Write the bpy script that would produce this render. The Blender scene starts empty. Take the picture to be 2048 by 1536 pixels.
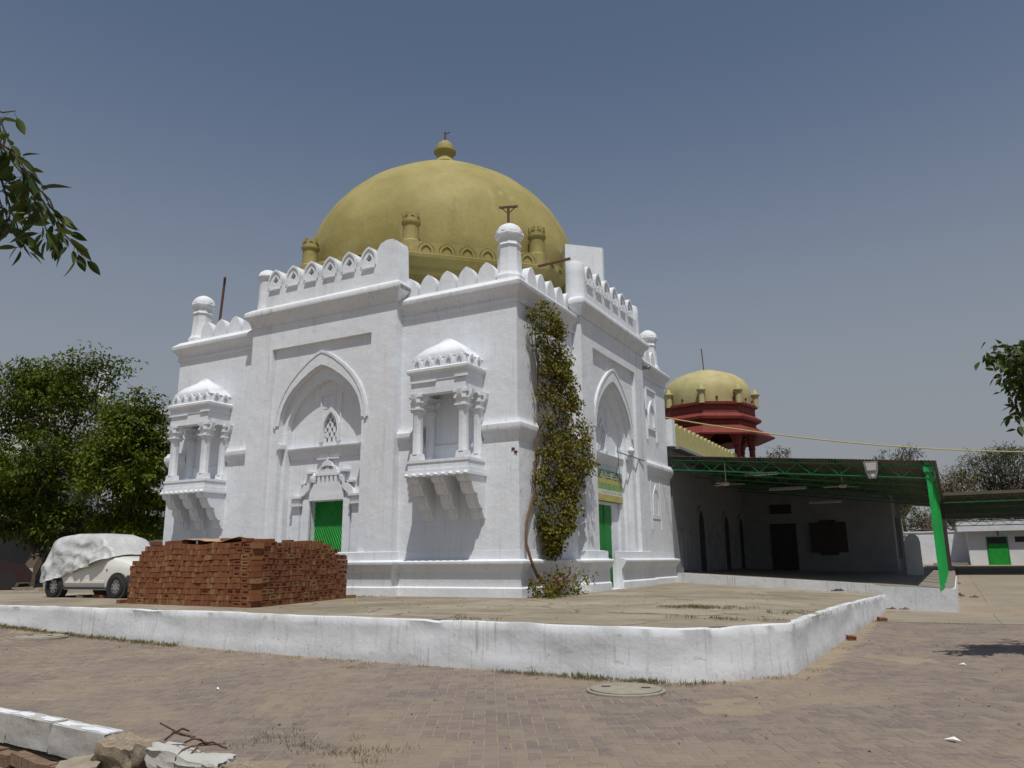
import bpy, bmesh, math, random
from mathutils import Vector, Matrix, noise
R=math.radians
random.seed(7)
sc=bpy.context.scene
COL=sc.collection
# ---------------------------------------------------------------- camera
F,PITCH,ROLL,YAW=1556.56,.2237,-.0094,-.4934
CAM=Vector((8.5976,-16.2624,1.452))
fw=Vector((math.cos(PITCH)*math.sin(YAW),math.cos(PITCH)*math.cos(YAW),math.sin(PITCH)))
r0=Vector((math.cos(YAW),-math.sin(YAW),0)); u0=r0.cross(fw)
rt=math.cos(ROLL)*r0+math.sin(ROLL)*u0; up=-math.sin(ROLL)*r0+math.cos(ROLL)*u0
cd=bpy.data.cameras.new('camera'); cam=bpy.data.objects.new('camera',cd); COL.objects.link(cam)
cam.matrix_world=Matrix(((rt.x,up.x,-fw.x,CAM.x),(rt.y,up.y,-fw.y,CAM.y),(rt.z,up.z,-fw.z,CAM.z),(0,0,0,1)))
cd.sensor_width=36; cd.lens=36*F/2048; cd.clip_end=3000; cd.clip_start=.1
sc.camera=cam
def ray(x,y): return fw+rt*((x-1024)/F)+up*((768-y)/F)
def at(x,y,d): return CAM+ray(x,y)*d
def onp(x,y,ax,val):
    d=ray(x,y); return CAM+d*((val-CAM[ax])/d[ax])
def pix(p):
    d=Vector(p)-CAM; z=d.dot(fw); return (1024+F*d.dot(rt)/z,768-F*d.dot(up)/z,z)
# ---------------------------------------------------------------- light
SUN=Vector((.25,-.37,1)).normalized()
w=bpy.data.worlds.new('World'); sc.world=w; w.use_nodes=True
nt=w.node_tree; sk=nt.nodes.new('ShaderNodeTexSky'); sk.sky_type='NISHITA'; sk.sun_disc=False
sk.sun_elevation=math.asin(SUN.z); sk.sun_rotation=math.atan2(SUN.x,SUN.y); sk.air_density=1.0; sk.dust_density=.8; sk.ozone_density=1.0; sk.altitude=200
hs=nt.nodes.new('ShaderNodeHueSaturation'); hs.inputs['Saturation'].default_value=.9; hs.inputs['Value'].default_value=1.22; nt.links.new(sk.outputs[0],hs.inputs['Color'])
tc=nt.nodes.new('ShaderNodeTexCoord'); sx=nt.nodes.new('ShaderNodeSeparateXYZ'); nt.links.new(tc.outputs['Generated'],sx.inputs[0])
mr=nt.nodes.new('ShaderNodeMapRange'); mr.interpolation_type='SMOOTHSTEP'; mr.inputs[1].default_value=.62; mr.inputs[2].default_value=.05; mr.inputs[3].default_value=0; mr.inputs[4].default_value=.95; nt.links.new(sx.outputs[2],mr.inputs[0])
mx=nt.nodes.new('ShaderNodeMix'); mx.data_type='RGBA'; nt.links.new(mr.outputs[0],mx.inputs[0]); nt.links.new(hs.outputs[0],mx.inputs[6]); mx.inputs[7].default_value=(4.25,4.5,4.85,1)   # pale dust haze low in the sky, all round
nt.links.new(mx.outputs[2],nt.nodes['Background'].inputs[0]); nt.nodes['Background'].inputs[1].default_value=.07
sl=bpy.data.lights.new('sun','SUN'); so=bpy.data.objects.new('sun',sl); COL.objects.link(so)
sl.energy=4.0; sl.angle=R(.5); sl.color=(1,.96,.89); so.rotation_euler=(-SUN).to_track_quat('-Z','Y').to_euler()
so.location=(0,-30,40)
sc.view_settings.view_transform='Standard'; sc.view_settings.look='None'; sc.view_settings.gamma=1; sc.view_settings.exposure=-.15
sc.view_settings.use_curve_mapping=False
# ---------------------------------------------------------------- materials
MAT={}
class NG:
    def __init__(s,name):
        m=bpy.data.materials.new(name); m.use_nodes=True; s.m=m; s.t=m.node_tree; s.b=s.t.nodes['Principled BSDF']; MAT[name]=m
        g=s.t.nodes.new('ShaderNodeNewGeometry'); s.pos=g.outputs['Position']
    def n(s,t,**k):
        o=s.t.nodes.new(t)
        for a,v in k.items(): setattr(o,a,v)
        return o
    def l(s,a,b): s.t.links.new(a,b)
    def noise(s,scale,detail=6,stretch=None,rough=.6,dist=0):
        q=s.n('ShaderNodeTexNoise'); q.inputs['Scale'].default_value=scale; q.inputs['Detail'].default_value=detail; q.inputs['Roughness'].default_value=rough; q.inputs['Distortion'].default_value=dist
        if stretch:
            mp=s.n('ShaderNodeMapping'); mp.inputs['Scale'].default_value=stretch; s.l(s.pos,mp.inputs[0]); s.l(mp.outputs[0],q.inputs['Vector'])
        else: s.l(s.pos,q.inputs['Vector'])
        return q.outputs['Fac']
    def ramp(s,fac,a,b,va=0,vb=1):
        q=s.n('ShaderNodeMapRange'); q.inputs[1].default_value=a; q.inputs[2].default_value=b; q.inputs[3].default_value=va; q.inputs[4].default_value=vb
        s.l(fac,q.inputs[0]); return q.outputs[0]
    def mix(s,fac,a,b,mode='MIX'):
        q=s.n('ShaderNodeMix',data_type='RGBA',blend_type=mode)
        for i,x in ((0,fac),(6,a),(7,b)):
            if hasattr(x,'links'): s.l(x,q.inputs[i])
            elif i==0: q.inputs[0].default_value=x
            else: q.inputs[i].default_value=(*x,1)
        return q.outputs[2]
    def mul(s,a,b):
        q=s.n('ShaderNodeMath',operation='MULTIPLY')
        for i,x in enumerate((a,b)):
            if hasattr(x,'links'): s.l(x,q.inputs[i])
            else: q.inputs[i].default_value=x
        return q.outputs[0]
    def bump(s,h,st,dist=.02):
        q=s.n('ShaderNodeBump'); q.inputs['Strength'].default_value=st; q.inputs['Distance'].default_value=dist; s.l(h,q.inputs['Height']); s.l(q.outputs[0],s.b.inputs['Normal'])
    def col(s,c):
        if hasattr(c,'links'): s.l(c,s.b.inputs['Base Color'])
        else: s.b.inputs['Base Color'].default_value=(*c,1)
    def rough(s,r): s.b.inputs['Roughness'].default_value=r
def simple(name,c,rough=.8,var=.25,scale=6,bump=.15,metal=0,rnd=0,bd=.01):
    g=NG(name); k=g.ramp(g.noise(scale),.3,.7)
    c1=tuple(x*(1-var) for x in c); c2=tuple(min(1,x*(1+var*.6)) for x in c)
    o=g.mix(k,c1,c2)
    if rnd:
        oi=g.n('ShaderNodeObjectInfo'); o=g.mix(1.0,o,g.mix(oi.outputs['Random'],(1-rnd,)*3,(1+rnd,)*3),'MULTIPLY')
    g.col(o); g.rough(rough); g.b.inputs['Metallic'].default_value=metal
    if bump: g.bump(g.noise(scale*5,8),bump,bd)
    return g.m
def white(name,base=(.73,.76,.80),streak=.7,dirt=.4,spec=.3,fine=.35,peel=0):
    g=NG(name)
    n1=g.ramp(g.noise(.9,8),.35,.7)
    c=g.mix(n1,tuple(x*.90 for x in base),base)
    st=g.ramp(g.noise(1.,7,(5.5,5.5,.35),.7),.56,.78)
    st=g.mul(st,g.ramp(g.noise(.55,4),.4,.62))
    c=g.mix(g.mul(st,streak),c,(.30,.29,.265))
    sp=g.ramp(g.noise(7,10,None,.75),.66,.76)
    c=g.mix(g.mul(sp,dirt),c,(.33,.32,.30))
    fs_=g.mul(g.ramp(g.noise(1.,5,(17,17,.5),.6),.54,.72),g.ramp(g.noise(.8,5),.40,.64)); c=g.mix(g.mul(fs_,fine),c,(.27,.265,.25))
    if peel: c=g.mix(g.mul(g.ramp(g.noise(3.2,9,(1,1,1.4),.72),.60,.66),peel),c,(.30,.25,.19)); c=g.mix(g.mul(g.ramp(g.noise(.9,8,None,.7),.52,.7),.5*peel),c,(.40,.38,.34))
    yl=g.ramp(g.noise(1.7,6),.55,.8); c=g.mix(g.mul(yl,.25),c,(.66,.63,.54))
    g.col(c); g.rough(.9); g.b.inputs['Specular IOR Level'].default_value=spec
    a=g.noise(2.2,6); b=g.noise(16,10,None,.7)
    m=g.n('ShaderNodeMath',operation='MULTIPLY_ADD'); g.l(b,m.inputs[0]); m.inputs[1].default_value=.12; g.l(a,m.inputs[2])
    g.bump(m.outputs[0],.5,.05)
    return g.m
white('whitewash'); white('whitewash_rough',(.68,.70,.725),.95,.8,fine=.6,peel=.35); white('terrace_white',(.66,.68,.705),1.0,1.0,fine=.95,peel=.55); white('whitewash_stained',(.71,.735,.77),.8,.5,fine=.75); white('kerb_white',(.46,.455,.43),.9,.9,fine=.5,peel=1.0); white('white_house',(.74,.755,.78),.3,.15)
def dome_mat():
    g=NG('dome_paint'); c=g.mix(g.ramp(g.noise(.7,7),.35,.7),(.255,.215,.062),(.37,.315,.115))
    st=g.mul(g.ramp(g.noise(1,8,(3.,3.,.25),.7),.5,.75),g.ramp(g.noise(.5,4),.42,.62))
    c=g.mix(g.mul(st,.55),c,(.15,.14,.06))
    sp=g.ramp(g.noise(3.5,10,(1,1,.5),.75),.64,.72); c=g.mix(g.mul(sp,.6),c,(.14,.135,.075))
    lt=g.ramp(g.noise(1.3,9,(1.5,1.5,.4)),.6,.72); c=g.mix(g.mul(lt,.4),c,(.47,.43,.21))
    g.col(c); g.rough(.75); g.bump(g.noise(5,9,None,.65),.35,.04); return g.m
dome_mat()
def ground_mats():
    g=NG('sand'); c=g.mix(g.ramp(g.noise(1.1,9,None,.7),.3,.7),(.23,.182,.125),(.33,.265,.185))
    c=g.mix(g.ramp(g.noise(30,6),.5,.75),c,(.20,.155,.11)); g.col(c); g.rough(.95); g.bump(g.noise(22,9,None,.7),.5,.03)
    g=NG('paver')
    oi=g.n('ShaderNodeNewGeometry'); 
    at_=g.n('ShaderNodeAttribute'); at_.attribute_name='tone'
    oo=g.n('ShaderNodeObjectInfo')
    ad=g.n('ShaderNodeMath',operation='ADD'); g.l(at_.outputs['Fac'],ad.inputs[0]); g.l(oo.outputs['Random'],ad.inputs[1])
    fr=g.n('ShaderNodeMath',operation='FRACT'); g.l(ad.outputs[0],fr.inputs[0])
    c=g.mix(fr.outputs[0],(.135,.105,.092),(.225,.175,.138)); c=g.mix(g.ramp(g.noise(25,7),.4,.7),c,(.20,.165,.15))
    dust=g.ramp(g.noise(.55,9,None,.72,.6),.45,.66); c=g.mix(g.mul(dust,.62),c,(.285,.23,.155))
    d2=g.ramp(g.noise(9,6,None,.7),.52,.74); c=g.mix(g.mul(d2,.4),c,(.275,.22,.15))
    g.col(c); g.rough(.92); g.bump(g.noise(45,8),.35,.012)
    g=NG('terrace_concrete'); c=g.mix(g.ramp(g.noise(.5,9,None,.7),.35,.68),(.19,.158,.11),(.33,.285,.21))
    c=g.mix(g.mul(g.ramp(g.noise(.8,10,(.6,1.6,1),.78),.50,.60),.65),c,(.17,.135,.095)); c=g.mix(g.mul(g.ramp(g.noise(2.4,10,(.5,1.8,1),.8),.56,.62),.7),c,(.13,.10,.07)); c=g.mix(g.mul(g.ramp(g.noise(.33,6,None,.6,.4),.5,.62),.45),c,(.40,.36,.28)); c=g.mix(g.mul(g.ramp(g.noise(6,8,None,.8),.62,.7),.5),c,(.16,.125,.09))
    c=g.mix(g.mul(g.ramp(g.noise(.9,5,(1,1,1),.6,1),.62,.7),.5),c,(.28,.18,.11))
    vo=g.n('ShaderNodeTexVoronoi',feature='DISTANCE_TO_EDGE'); vo.inputs['Scale'].default_value=.42; wz=g.n('ShaderNodeMixRGB'); wz.blend_type='ADD'; wz.inputs[0].default_value=.35; g.l(g.pos,wz.inputs[1])
    nn=g.n('ShaderNodeTexNoise'); nn.inputs['Scale'].default_value=1.3; nn.inputs['Detail'].default_value=6; g.l(g.pos,nn.inputs['Vector']); g.l(nn.outputs['Color'],wz.inputs[2]); g.l(wz.outputs[0],vo.inputs['Vector'])
    ck=g.mul(g.ramp(vo.outputs['Distance'],.014,.004),g.ramp(g.noise(.4,3),.42,.55)); c=g.mix(g.mul(ck,.8),c,(.07,.055,.04))
    g.col(c); g.rough(.93); g.bump(g.noise(9,9,None,.7),.4,.03)
    g=NG('apron_concrete'); c=g.mix(g.ramp(g.noise(.6,9,None,.7),.3,.7),(.215,.18,.135),(.30,.255,.195)); c=g.mix(g.mul(g.ramp(g.noise(3,9,None,.75),.58,.7),.5),c,(.20,.16,.12)); g.col(c); g.rough(.93); g.bump(g.noise(12,8),.3,.02)
ground_mats()
def brick_mat(name,a,b,c3):
    g=NG(name); oo=g.n('ShaderNodeObjectInfo'); at_=g.n('ShaderNodeAttribute'); at_.attribute_name='tone'
    ad=g.n('ShaderNodeMath',operation='ADD'); g.l(at_.outputs['Fac'],ad.inputs[0]); g.l(oo.outputs['Random'],ad.inputs[1])
    fr=g.n('ShaderNodeMath',operation='FRACT'); g.l(ad.outputs[0],fr.inputs[0])
    cr=g.n('ShaderNodeValToRGB'); e=cr.color_ramp.elements; e[0].color=(*a,1); e[1].color=(*b,1); x=e.new(.75); x.color=(*a,1); x=e.new(.45); x.color=(*c3,1); x=e.new(.95); x.color=(*b,1)
    g.l(fr.outputs[0],cr.inputs[0]); c=g.mix(g.ramp(g.noise(28,7),.35,.75),cr.outputs[0],(.17,.07,.03)); c=g.mix(g.mul(g.ramp(g.noise(9,6),.55,.75),.35),c,(.30,.19,.085))
    g.col(c); g.rough(.93); g.bump(g.noise(70,6),.4,.008)
brick_mat('brick',(.235,.085,.030),(.30,.185,.075),(.185,.048,.019))
simple('old_brick',(.20,.13,.085),.95,.35,9,.5,bd=.03)
simple('concrete',(.33,.28,.215),.95,.3,7,.6,bd=.04)
simple('rubble',(.34,.275,.20),.95,.45,22,.7,bd=.03)
simple('cement_cover',(.29,.265,.21),.9,.2,9,.3)
simple('green_paint',(.012,.30,.035),.45,.2,4,.08)
simple('green_door',(.012,.215,.035),.5,.2,3,.1)
simple('green_post',(.010,.36,.07),.4,.2,3,.05)
simple('green_steel',(.012,.13,.04),.5,.3,4,.05)
simple('dark_void',(.02,.019,.018),.9,.2,3,0)
simple('door_dark',(.035,.030,.028),.7,.3,3,.1)
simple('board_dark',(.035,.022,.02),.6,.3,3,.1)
simple('rust',(.11,.05,.032),.8,.4,20,.2)
simple('grey_metal',(.30,.30,.29),.45,.2,5,.05,.4)
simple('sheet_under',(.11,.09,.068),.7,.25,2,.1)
simple('red_paint',(.17,.022,.014),.7,.3,4,.15)
simple('yellow_paint',(.47,.42,.17),.8,.2,3,.2)
simple('chhatri_dome',(.42,.37,.17),.7,.2,1.6,.25)
simple('bark',(.10,.075,.05),.95,.35,12,.8,bd=.04)
simple('vine_stem',(.15,.085,.045),.9,.3,18,.4)
simple('wall_shade',(.40,.42,.45),.9,.15,2,.2); simple('wall_deep_shade',(.24,.25,.27),.9,.15,2,.2)  # white walls with the canopy and tree shade put into their colour
simple('floor_tile',(.24,.215,.18),.6,.15,2,.1)
simple('rope',(.42,.36,.13),.8,.1,5,0)
simple('card',(.42,.29,.17),.85,.15,6,.2)
simple('paper',(.80,.80,.80),.7,.05,5,0)
simple('sandal_dark',(.03,.022,.02),.6,.2,20,.1)
simple('sandal_brown',(.12,.09,.07),.6,.2,20,.1)
simple('sandal_red',(.20,.03,.035),.5,.2,20,.1)
simple('car_dark',(.03,.012,.012),.3,.1,4,0)
simple('car_grey',(.16,.17,.18),.3,.1,4,0)
simple('tyre',(.018,.018,.018),.85,.2,20,.1)
simple('rim',(.45,.46,.47),.35,.1,10,0,.8)
simple('black_plastic',(.03,.032,.034),.55,.15,10,.1)
simple('orange_lens',(.45,.10,.03),.2,.1,10,0)
simple('fan_paint',(.42,.38,.28),.5,.1,4,0)
simple('tube_glass',(.75,.75,.72),.3,.05,4,0)
g=NG('car_white'); g.col((.70,.69,.64)); g.rough(.28); g.b.inputs['Coat Weight'].default_value=.5
g=NG('car_cover'); g.col(g.mix(g.ramp(g.noise(3,6),.3,.7),(.42,.43,.43),(.56,.57,.56))); g.rough(.42); g.bump(g.noise(7,5,(1,1,2)),.5,.04)
g=NG('glass'); g.col((.02,.025,.03)); g.rough(.08); g.b.inputs['Specular IOR Level'].default_value=.8
g=NG('lamp_glass'); g.col((.62,.64,.66)); g.rough(.12); g.b.inputs['Metallic'].default_value=.4
def leaf_mat(name,a,b,trans=.35,c3=None):
    g=NG(name); at_=g.n('ShaderNodeAttribute'); at_.attribute_name='tone'; oo=g.n('ShaderNodeObjectInfo')
    ad=g.n('ShaderNodeMath',operation='ADD'); g.l(at_.outputs['Fac'],ad.inputs[0]); g.l(oo.outputs['Random'],ad.inputs[1])
    fr=g.n('ShaderNodeMath',operation='FRACT'); g.l(ad.outputs[0],fr.inputs[0])
    cr=g.n('ShaderNodeValToRGB'); e=cr.color_ramp.elements; e[0].color=(*a,1); e[1].color=(*b,1)
    if c3: x=e.new(.82); x.color=(*b,1); e[-1].color=(*c3,1)
    g.l(fr.outputs[0],cr.inputs[0]); g.l(cr.outputs[0],g.b.inputs['Base Color']); g.rough(.5); g.b.inputs['Specular IOR Level'].default_value=.2
    tr=g.n('ShaderNodeBsdfTranslucent'); hs=g.n('ShaderNodeHueSaturation'); hs.inputs['Value'].default_value=1.3; hs.inputs['Hue'].default_value=.48; g.l(cr.outputs[0],hs.inputs['Color']); g.l(hs.outputs[0],tr.inputs[0])
    mx=g.n('ShaderNodeMixShader'); mx.inputs[0].default_value=trans; g.l(g.b.outputs[0],mx.inputs[1]); g.l(tr.outputs[0],mx.inputs[2]); g.l(mx.outputs[0],g.t.nodes['Material Output'].inputs[0])
leaf_mat('leaf_tree',(.036,.066,.006),(.15,.195,.016),.3)
leaf_mat('leaf_near',(.022,.043,.010),(.075,.105,.022),.2)
leaf_mat('leaf_vine',(.04,.05,.005),(.16,.155,.014),.25,(.21,.11,.035))
leaf_mat('leaf_acacia',(.05,.065,.03),(.12,.135,.06),.2)
leaf_mat('grass',(.085,.09,.028),(.20,.17,.07),.2)
leaf_mat('flower',(.42,.10,.14),(.55,.22,.22),.3)
# ---------------------------------------------------------------- mesh builder
def wl(o):
    v=Vector((0,0,0))
    while o: v=v+o.location; o=o.parent
    return v
class MB:
    def __init__(s): s.v=[]; s.f=[]; s.t=[]
    def add(s,vs,fs,tone=None):
        o=len(s.v); s.v+=[tuple(x) for x in vs]; s.f+=[tuple(i+o for i in f) for f in fs]; s.t+=[random.random() if tone is None else tone]*len(fs); return s
    def box(s,x0,x1,y0,y1,z0,z1,top=0):
        t=top
        return s.add([(x0,y0,z0),(x1,y0,z0),(x1,y1,z0),(x0,y1,z0),(x0+t,y0+t,z1),(x1-t,y0+t,z1),(x1-t,y1-t,z1),(x0+t,y1-t,z1)],[(3,2,1,0),(4,5,6,7),(0,1,5,4),(1,2,6,5),(2,3,7,6),(3,0,4,7)])
    def obox(s,c,size,rz=0,rx=0,ry=0,tone=None):
        M=Matrix.Translation(c)@Matrix.Rotation(rz,4,'Z')@Matrix.Rotation(ry,4,'Y')@Matrix.Rotation(rx,4,'X'); a,b,d=[q/2 for q in size]
        return s.add([M@Vector(p) for p in [(-a,-b,-d),(a,-b,-d),(a,b,-d),(-a,b,-d),(-a,-b,d),(a,-b,d),(a,b,d),(-a,b,d)]],[(3,2,1,0),(4,5,6,7),(0,1,5,4),(1,2,6,5),(2,3,7,6),(3,0,4,7)],tone)
    def prism(s,poly,fn,a,b):          # poly 2D, fn(p,q,h)->xyz
        n=len(poly); return s.add([fn(p,q,a) for p,q in poly]+[fn(p,q,b) for p,q in poly],[tuple(range(n))[::-1],tuple(range(n,2*n))]+[(i,(i+1)%n,n+(i+1)%n,n+i) for i in range(n)])
    def ring(s,outer,inner,fn,a,b,closed=False):   # strip between two polylines, thick
        n=len(outer); vs=[fn(*p,a) for p in outer]+[fn(*p,a) for p in inner]+[fn(*p,b) for p in outer]+[fn(*p,b) for p in inner]; fs=[]
        for i in range(n if closed else n-1):
            j=(i+1)%n; fs+=[(i,j,n+j,n+i),(2*n+i,3*n+i,3*n+j,2*n+j),(i,2*n+i,2*n+j,j),(n+i,n+j,3*n+j,3*n+i)]
        if not closed: fs+=[(0,n,3*n,2*n),(n-1,3*n-1,4*n-1,2*n-1)]
        return s.add(vs,fs)
    def lathe(s,prof,c,seg=24,rot=0,caps=True):
        n=len(prof); vs=[]; fs=[]
        for r,z in prof:
            for k in range(seg):
                a=rot+2*math.pi*k/seg; vs.append((c[0]+r*math.cos(a),c[1]+r*math.sin(a),c[2]+z))
        for i in range(n-1):
            for k in range(seg):
                k2=(k+1)%seg; fs.append((i*seg+k,i*seg+k2,(i+1)*seg+k2,(i+1)*seg+k))
        if caps: fs+=[tuple(range(seg))[::-1],tuple((n-1)*seg+k for k in range(seg))]
        return s.add(vs,fs)
    def tube(s,pts,rad,seg=6,caps=True):
        pts=[Vector(p) for p in pts]; n=len(pts); rs=rad if hasattr(rad,'__len__') else [rad]*n; vs=[]; fs=[]; prev=None
        for i,p in enumerate(pts):
            d=(pts[min(i+1,n-1)]-pts[max(i-1,0)])
            if d.length<1e-9: d=Vector((0,0,1))
            d.normalize()
            a=prev-d*prev.dot(d) if prev else d.orthogonal()
            if a.length<1e-6: a=d.orthogonal()
            a.normalize(); prev=a; b=d.cross(a)
            for k in range(seg):
                t=2*math.pi*k/seg; vs.append(p+(a*math.cos(t)+b*math.sin(t))*rs[i])
        for i in range(n-1):
            for k in range(seg):
                k2=(k+1)%seg; fs.append((i*seg+k,i*seg+k2,(i+1)*seg+k2,(i+1)*seg+k))
        if caps: fs+=[tuple(range(seg))[::-1],tuple((n-1)*seg+k for k in range(seg))]
        return s.add(vs,fs)
    def mould(s,path,prof,closed=False):   # path xy, outward = right-hand side; prof (offset,z)
        n=len(path); ofs=[]
        for i in range(n):
            p=Vector(path[i]); a=Vector(path[i-1]) if (i>0 or closed) else None; b=Vector(path[(i+1)%n]) if (i<n-1 or closed) else None
            n1=n2=None
            if a is not None: d=(p-a).normalized(); n1=Vector((d.y,-d.x))
            if b is not None: d=(b-p).normalized(); n2=Vector((d.y,-d.x))
            if n1 is None: o=n2
            elif n2 is None: o=n1
            else:
                o=(n1+n2); o=o/ (1+n1.dot(n2)) if 1+n1.dot(n2)>1e-3 else n1
            ofs.append(o)
        m=len(prof); vs=[]; fs=[]
        for i in range(n):
            for q,z in prof: vs.append((path[i][0]+ofs[i].x*q,path[i][1]+ofs[i].y*q,z))
        for i in range(n if closed else n-1):
            j=(i+1)%n
            for k in range(m-1): fs.append((i*m+k,j*m+k,j*m+k+1,i*m+k+1))
            fs.append((i*m+m-1,j*m+m-1,j*m,i*m))
        if not closed: fs+=[tuple(range(m)),tuple((n-1)*m+k for k in range(m))[::-1]]
        return s.add(vs,fs)
    def leaf(s,c,d,nrm,L,W,tone=None,fold=.15):
        d=d.normalized(); sd=d.cross(nrm)
        if sd.length<1e-5: sd=d.orthogonal()
        sd.normalize(); nn=sd.cross(d); c=Vector(c)
        return s.add([c,c+d*L*.5+sd*W*.5+nn*W*fold,c+d*L-nn*L*.08,c+d*L*.5-sd*W*.5+nn*W*fold,c+d*L*.5],[(0,1,4),(1,2,4),(2,3,4),(3,0,4)],tone)
    def mesh(s,name,mat,smooth=35,recalc=True,off=Vector((0,0,0))):
        me=bpy.data.meshes.new(name); me.from_pydata([(x-off.x,y-off.y,z-off.z) for x,y,z in s.v],[],s.f)
        if recalc:
            bm=bmesh.new(); bm.from_mesh(me); bmesh.ops.recalc_face_normals(bm,faces=bm.faces); bm.to_mesh(me); bm.free()
        if len(me.polygons)==len(s.t):
            a=me.attributes.new('tone','FLOAT','FACE'); a.data.foreach_set('value',s.t)
        if smooth:
            me.polygons.foreach_set('use_smooth',[True]*len(me.polygons)); me.set_sharp_from_angle(angle=R(smooth))
        me.materials.append(MAT[mat]); me.update(); return me
    def build(s,name,mat,parent=None,smooth=35,recalc=True,loc=None,local=False):
        off=Vector((0,0,0)) if local else (wl(parent) if parent else Vector(loc or (0,0,0)))
        o=bpy.data.objects.new(name,s.mesh(name,mat,smooth,recalc,off)); COL.objects.link(o)
        if parent: o.parent=parent
        elif loc: o.location=loc
        return o
def thing(name,loc,label,cat,group=None,rz=0):
    o=bpy.data.objects.new(name,None); COL.objects.link(o); o.location=loc; o.rotation_euler=(0,0,rz); o.empty_display_size=.3
    return tag(o,label,cat,group)
def tag(o,label,cat,group=None):
    o['label']=label; o['category']=cat
    if group: o['group']=group
    return o
def struct(o): o['kind']='structure'; return o
def stuff(o): o['kind']='stuff'; return o
def inst(name,me,parent,loc,rz=0,rot=None,scale=None):
    o=bpy.data.objects.new(name,me); COL.objects.link(o); o.parent=parent; o.location=Vector(loc)-(wl(parent) if parent else Vector((0,0,0)))
    o.rotation_euler=rot if rot else (0,0,rz)
    if scale: o.scale=scale
    return o
def nz(x,y,z=0): return noise.noise(Vector((x,y,z)))
# ---------------------------------------------------------------- setting
HP=.634
def gz(x,y):
    z=0
    if x<0: z+=min(.0026*x*x,.5)
    if y>8: z+=.03*(min(y,60)-8)
    if x>0 and x<14 and y>0: z-=.10*math.exp(-((x-8)**2/9+(y-8)**2/9))
    return z
KL=[(-60,-9.0),(.1,-11.36),(2.2,-11.56),(4.5,-11.72),(30,-14.4)]      # kerb line, inner edge
def kerb_y(x):
    for (a,b),(c,d) in zip(KL,KL[1:]):
        if x<=c: return b+(d-b)*(x-a)/(c-a)
    return KL[-1][1]
PL=[(-60,-5.6),(-14,-6.05),(-9.31,-6.12),(-4.96,-6.08),(-.49,-6.3),(3.88,-6.48),(4.85,-6.62),(5.6,-6.52),(6.15,-6.05),(6.71,-5.19),(6.82,0),(6.95,9.66)]
PZ=[.634]*10+[.60,.40]
def ground():
    b=MB(); xs=[-400,-120,-60]+[i*2. for i in range(-20,1)]+[i*.5 for i in range(1,41)]+[24,30,60,150,500]
    ys=[0,.02,.05,.1]; n=len(xs)
    ts=[0,.25,.5,1,1.5,2,3,4,5,6,7,8,10,12,14,17,20,24,28,34,40,50,60,90,150,300,800]
    for t in ts:
        for x in xs:
            y=kerb_y(x)+t; b.v.append((x,y,gz(x,y)-.0025))
    for j in range(len(ts)-1):
        for i in range(n-1): b.f.append((j*n+i,j*n+i+1,(j+1)*n+i+1,(j+1)*n+i)); b.t.append(.5)
    o=b.build('ground','sand',None,60,False); return struct(o)
GR=ground()
b=MB(); b.add([(-400,-400,-.3),(400,-400,-.3)]+[(x,y+.02,-.3) for x,y in KL[::-1]],[tuple(range(7))]); b.add([(x,y+.03,-.32) for x,y in KL]+[(x,y+.03,gz(x,y)-.02) for x,y in KL],[(i,i+1,6+i,5+i) for i in range(4)])
struct(b.build('lower_pavement','sand',None,0))
# terrace (raised platform)
def terrace():
    b=MB(); top=[(x,y+.0,z) for (x,y),z in zip(PL,PZ)]+[(-.1,12.1,.66),(-.1,70,.66),(-60,70,.66)]
    n=len(top); b.add(top,[tuple(range(n))]); b.add([(x,y+.015,z-.004) for (x,y),z in zip(PL,PZ)]+[(x,y+.015,-.3) for x,y in PL],[(i,i+1,12+i+1,12+i) for i in range(11)])
    bm=bmesh.new(); 
    o=struct(b.build('terrace','terrace_concrete',None,0)); return o
TER=terrace()
def retaining_wall():
    # lumpy whitewashed face along the terrace edge
    pts=[]; 
    for i in range(len(PL)-1):
        a,c=Vector(PL[i]),Vector(PL[i+1]); L=(c-a).length; n=max(1,int(L/ (.12 if i>1 else 4)))
        for k in range(n): pts.append((a.lerp(c,k/n),PZ[i]+(PZ[i+1]-PZ[i])*k/n))
    pts.append((Vector(PL[-1]),PZ[-1]))
    b=MB(); m=9; n=len(pts)
    for i,(p,z) in enumerate(pts):
        d=(pts[min(i+1,n-1)][0]-pts[max(i-1,0)][0]).normalized(); o=Vector((d.y,-d.x)); g0=gz(p.x+o.x*.1,p.y+o.y*.1)-.05
        zt=z+.012+.012*nz(p.x*1.5,p.y*1.5,3)
        ch=max(0,nz(p.x*2.2,p.y*2.2,5)-.25)*.06; ring=[(-.06,zt-.016),(.012+.03*nz(p.x*3,p.y*3,9)-ch,zt-.012-ch*.3),(.035-ch*.3,zt-.035-ch)]
        for k in range(1,m-2):
            t=k/(m-3); zz=zt-.03+(g0-zt+.03)*t; f=.03+.05*t*t+.035*nz(p.x*1.1,p.y*1.1,zz*2.5)+.012*nz(p.x*4,p.y*4,zz*6)
            ring.append((f,zz))
        ring=ring[:m-1]+[(.05,g0-.05)]
        while len(ring)<m: ring.append(ring[-1])
        for q,zz in ring[:m]: b.v.append((p.x+o.x*q,p.y+o.y*q,zz))
    for i in range(n-1):
        for k in range(m-1): b.f.append((i*m+k,(i+1)*m+k,(i+1)*m+k+1,i*m+k+1)); b.t.append(.5)
    o=b.build('retaining_wall','terrace_white',None,50,False)
    tag(o,'low whitewashed retaining wall along the edge of the raised terrace','wall')
    return o
retaining_wall()
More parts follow.
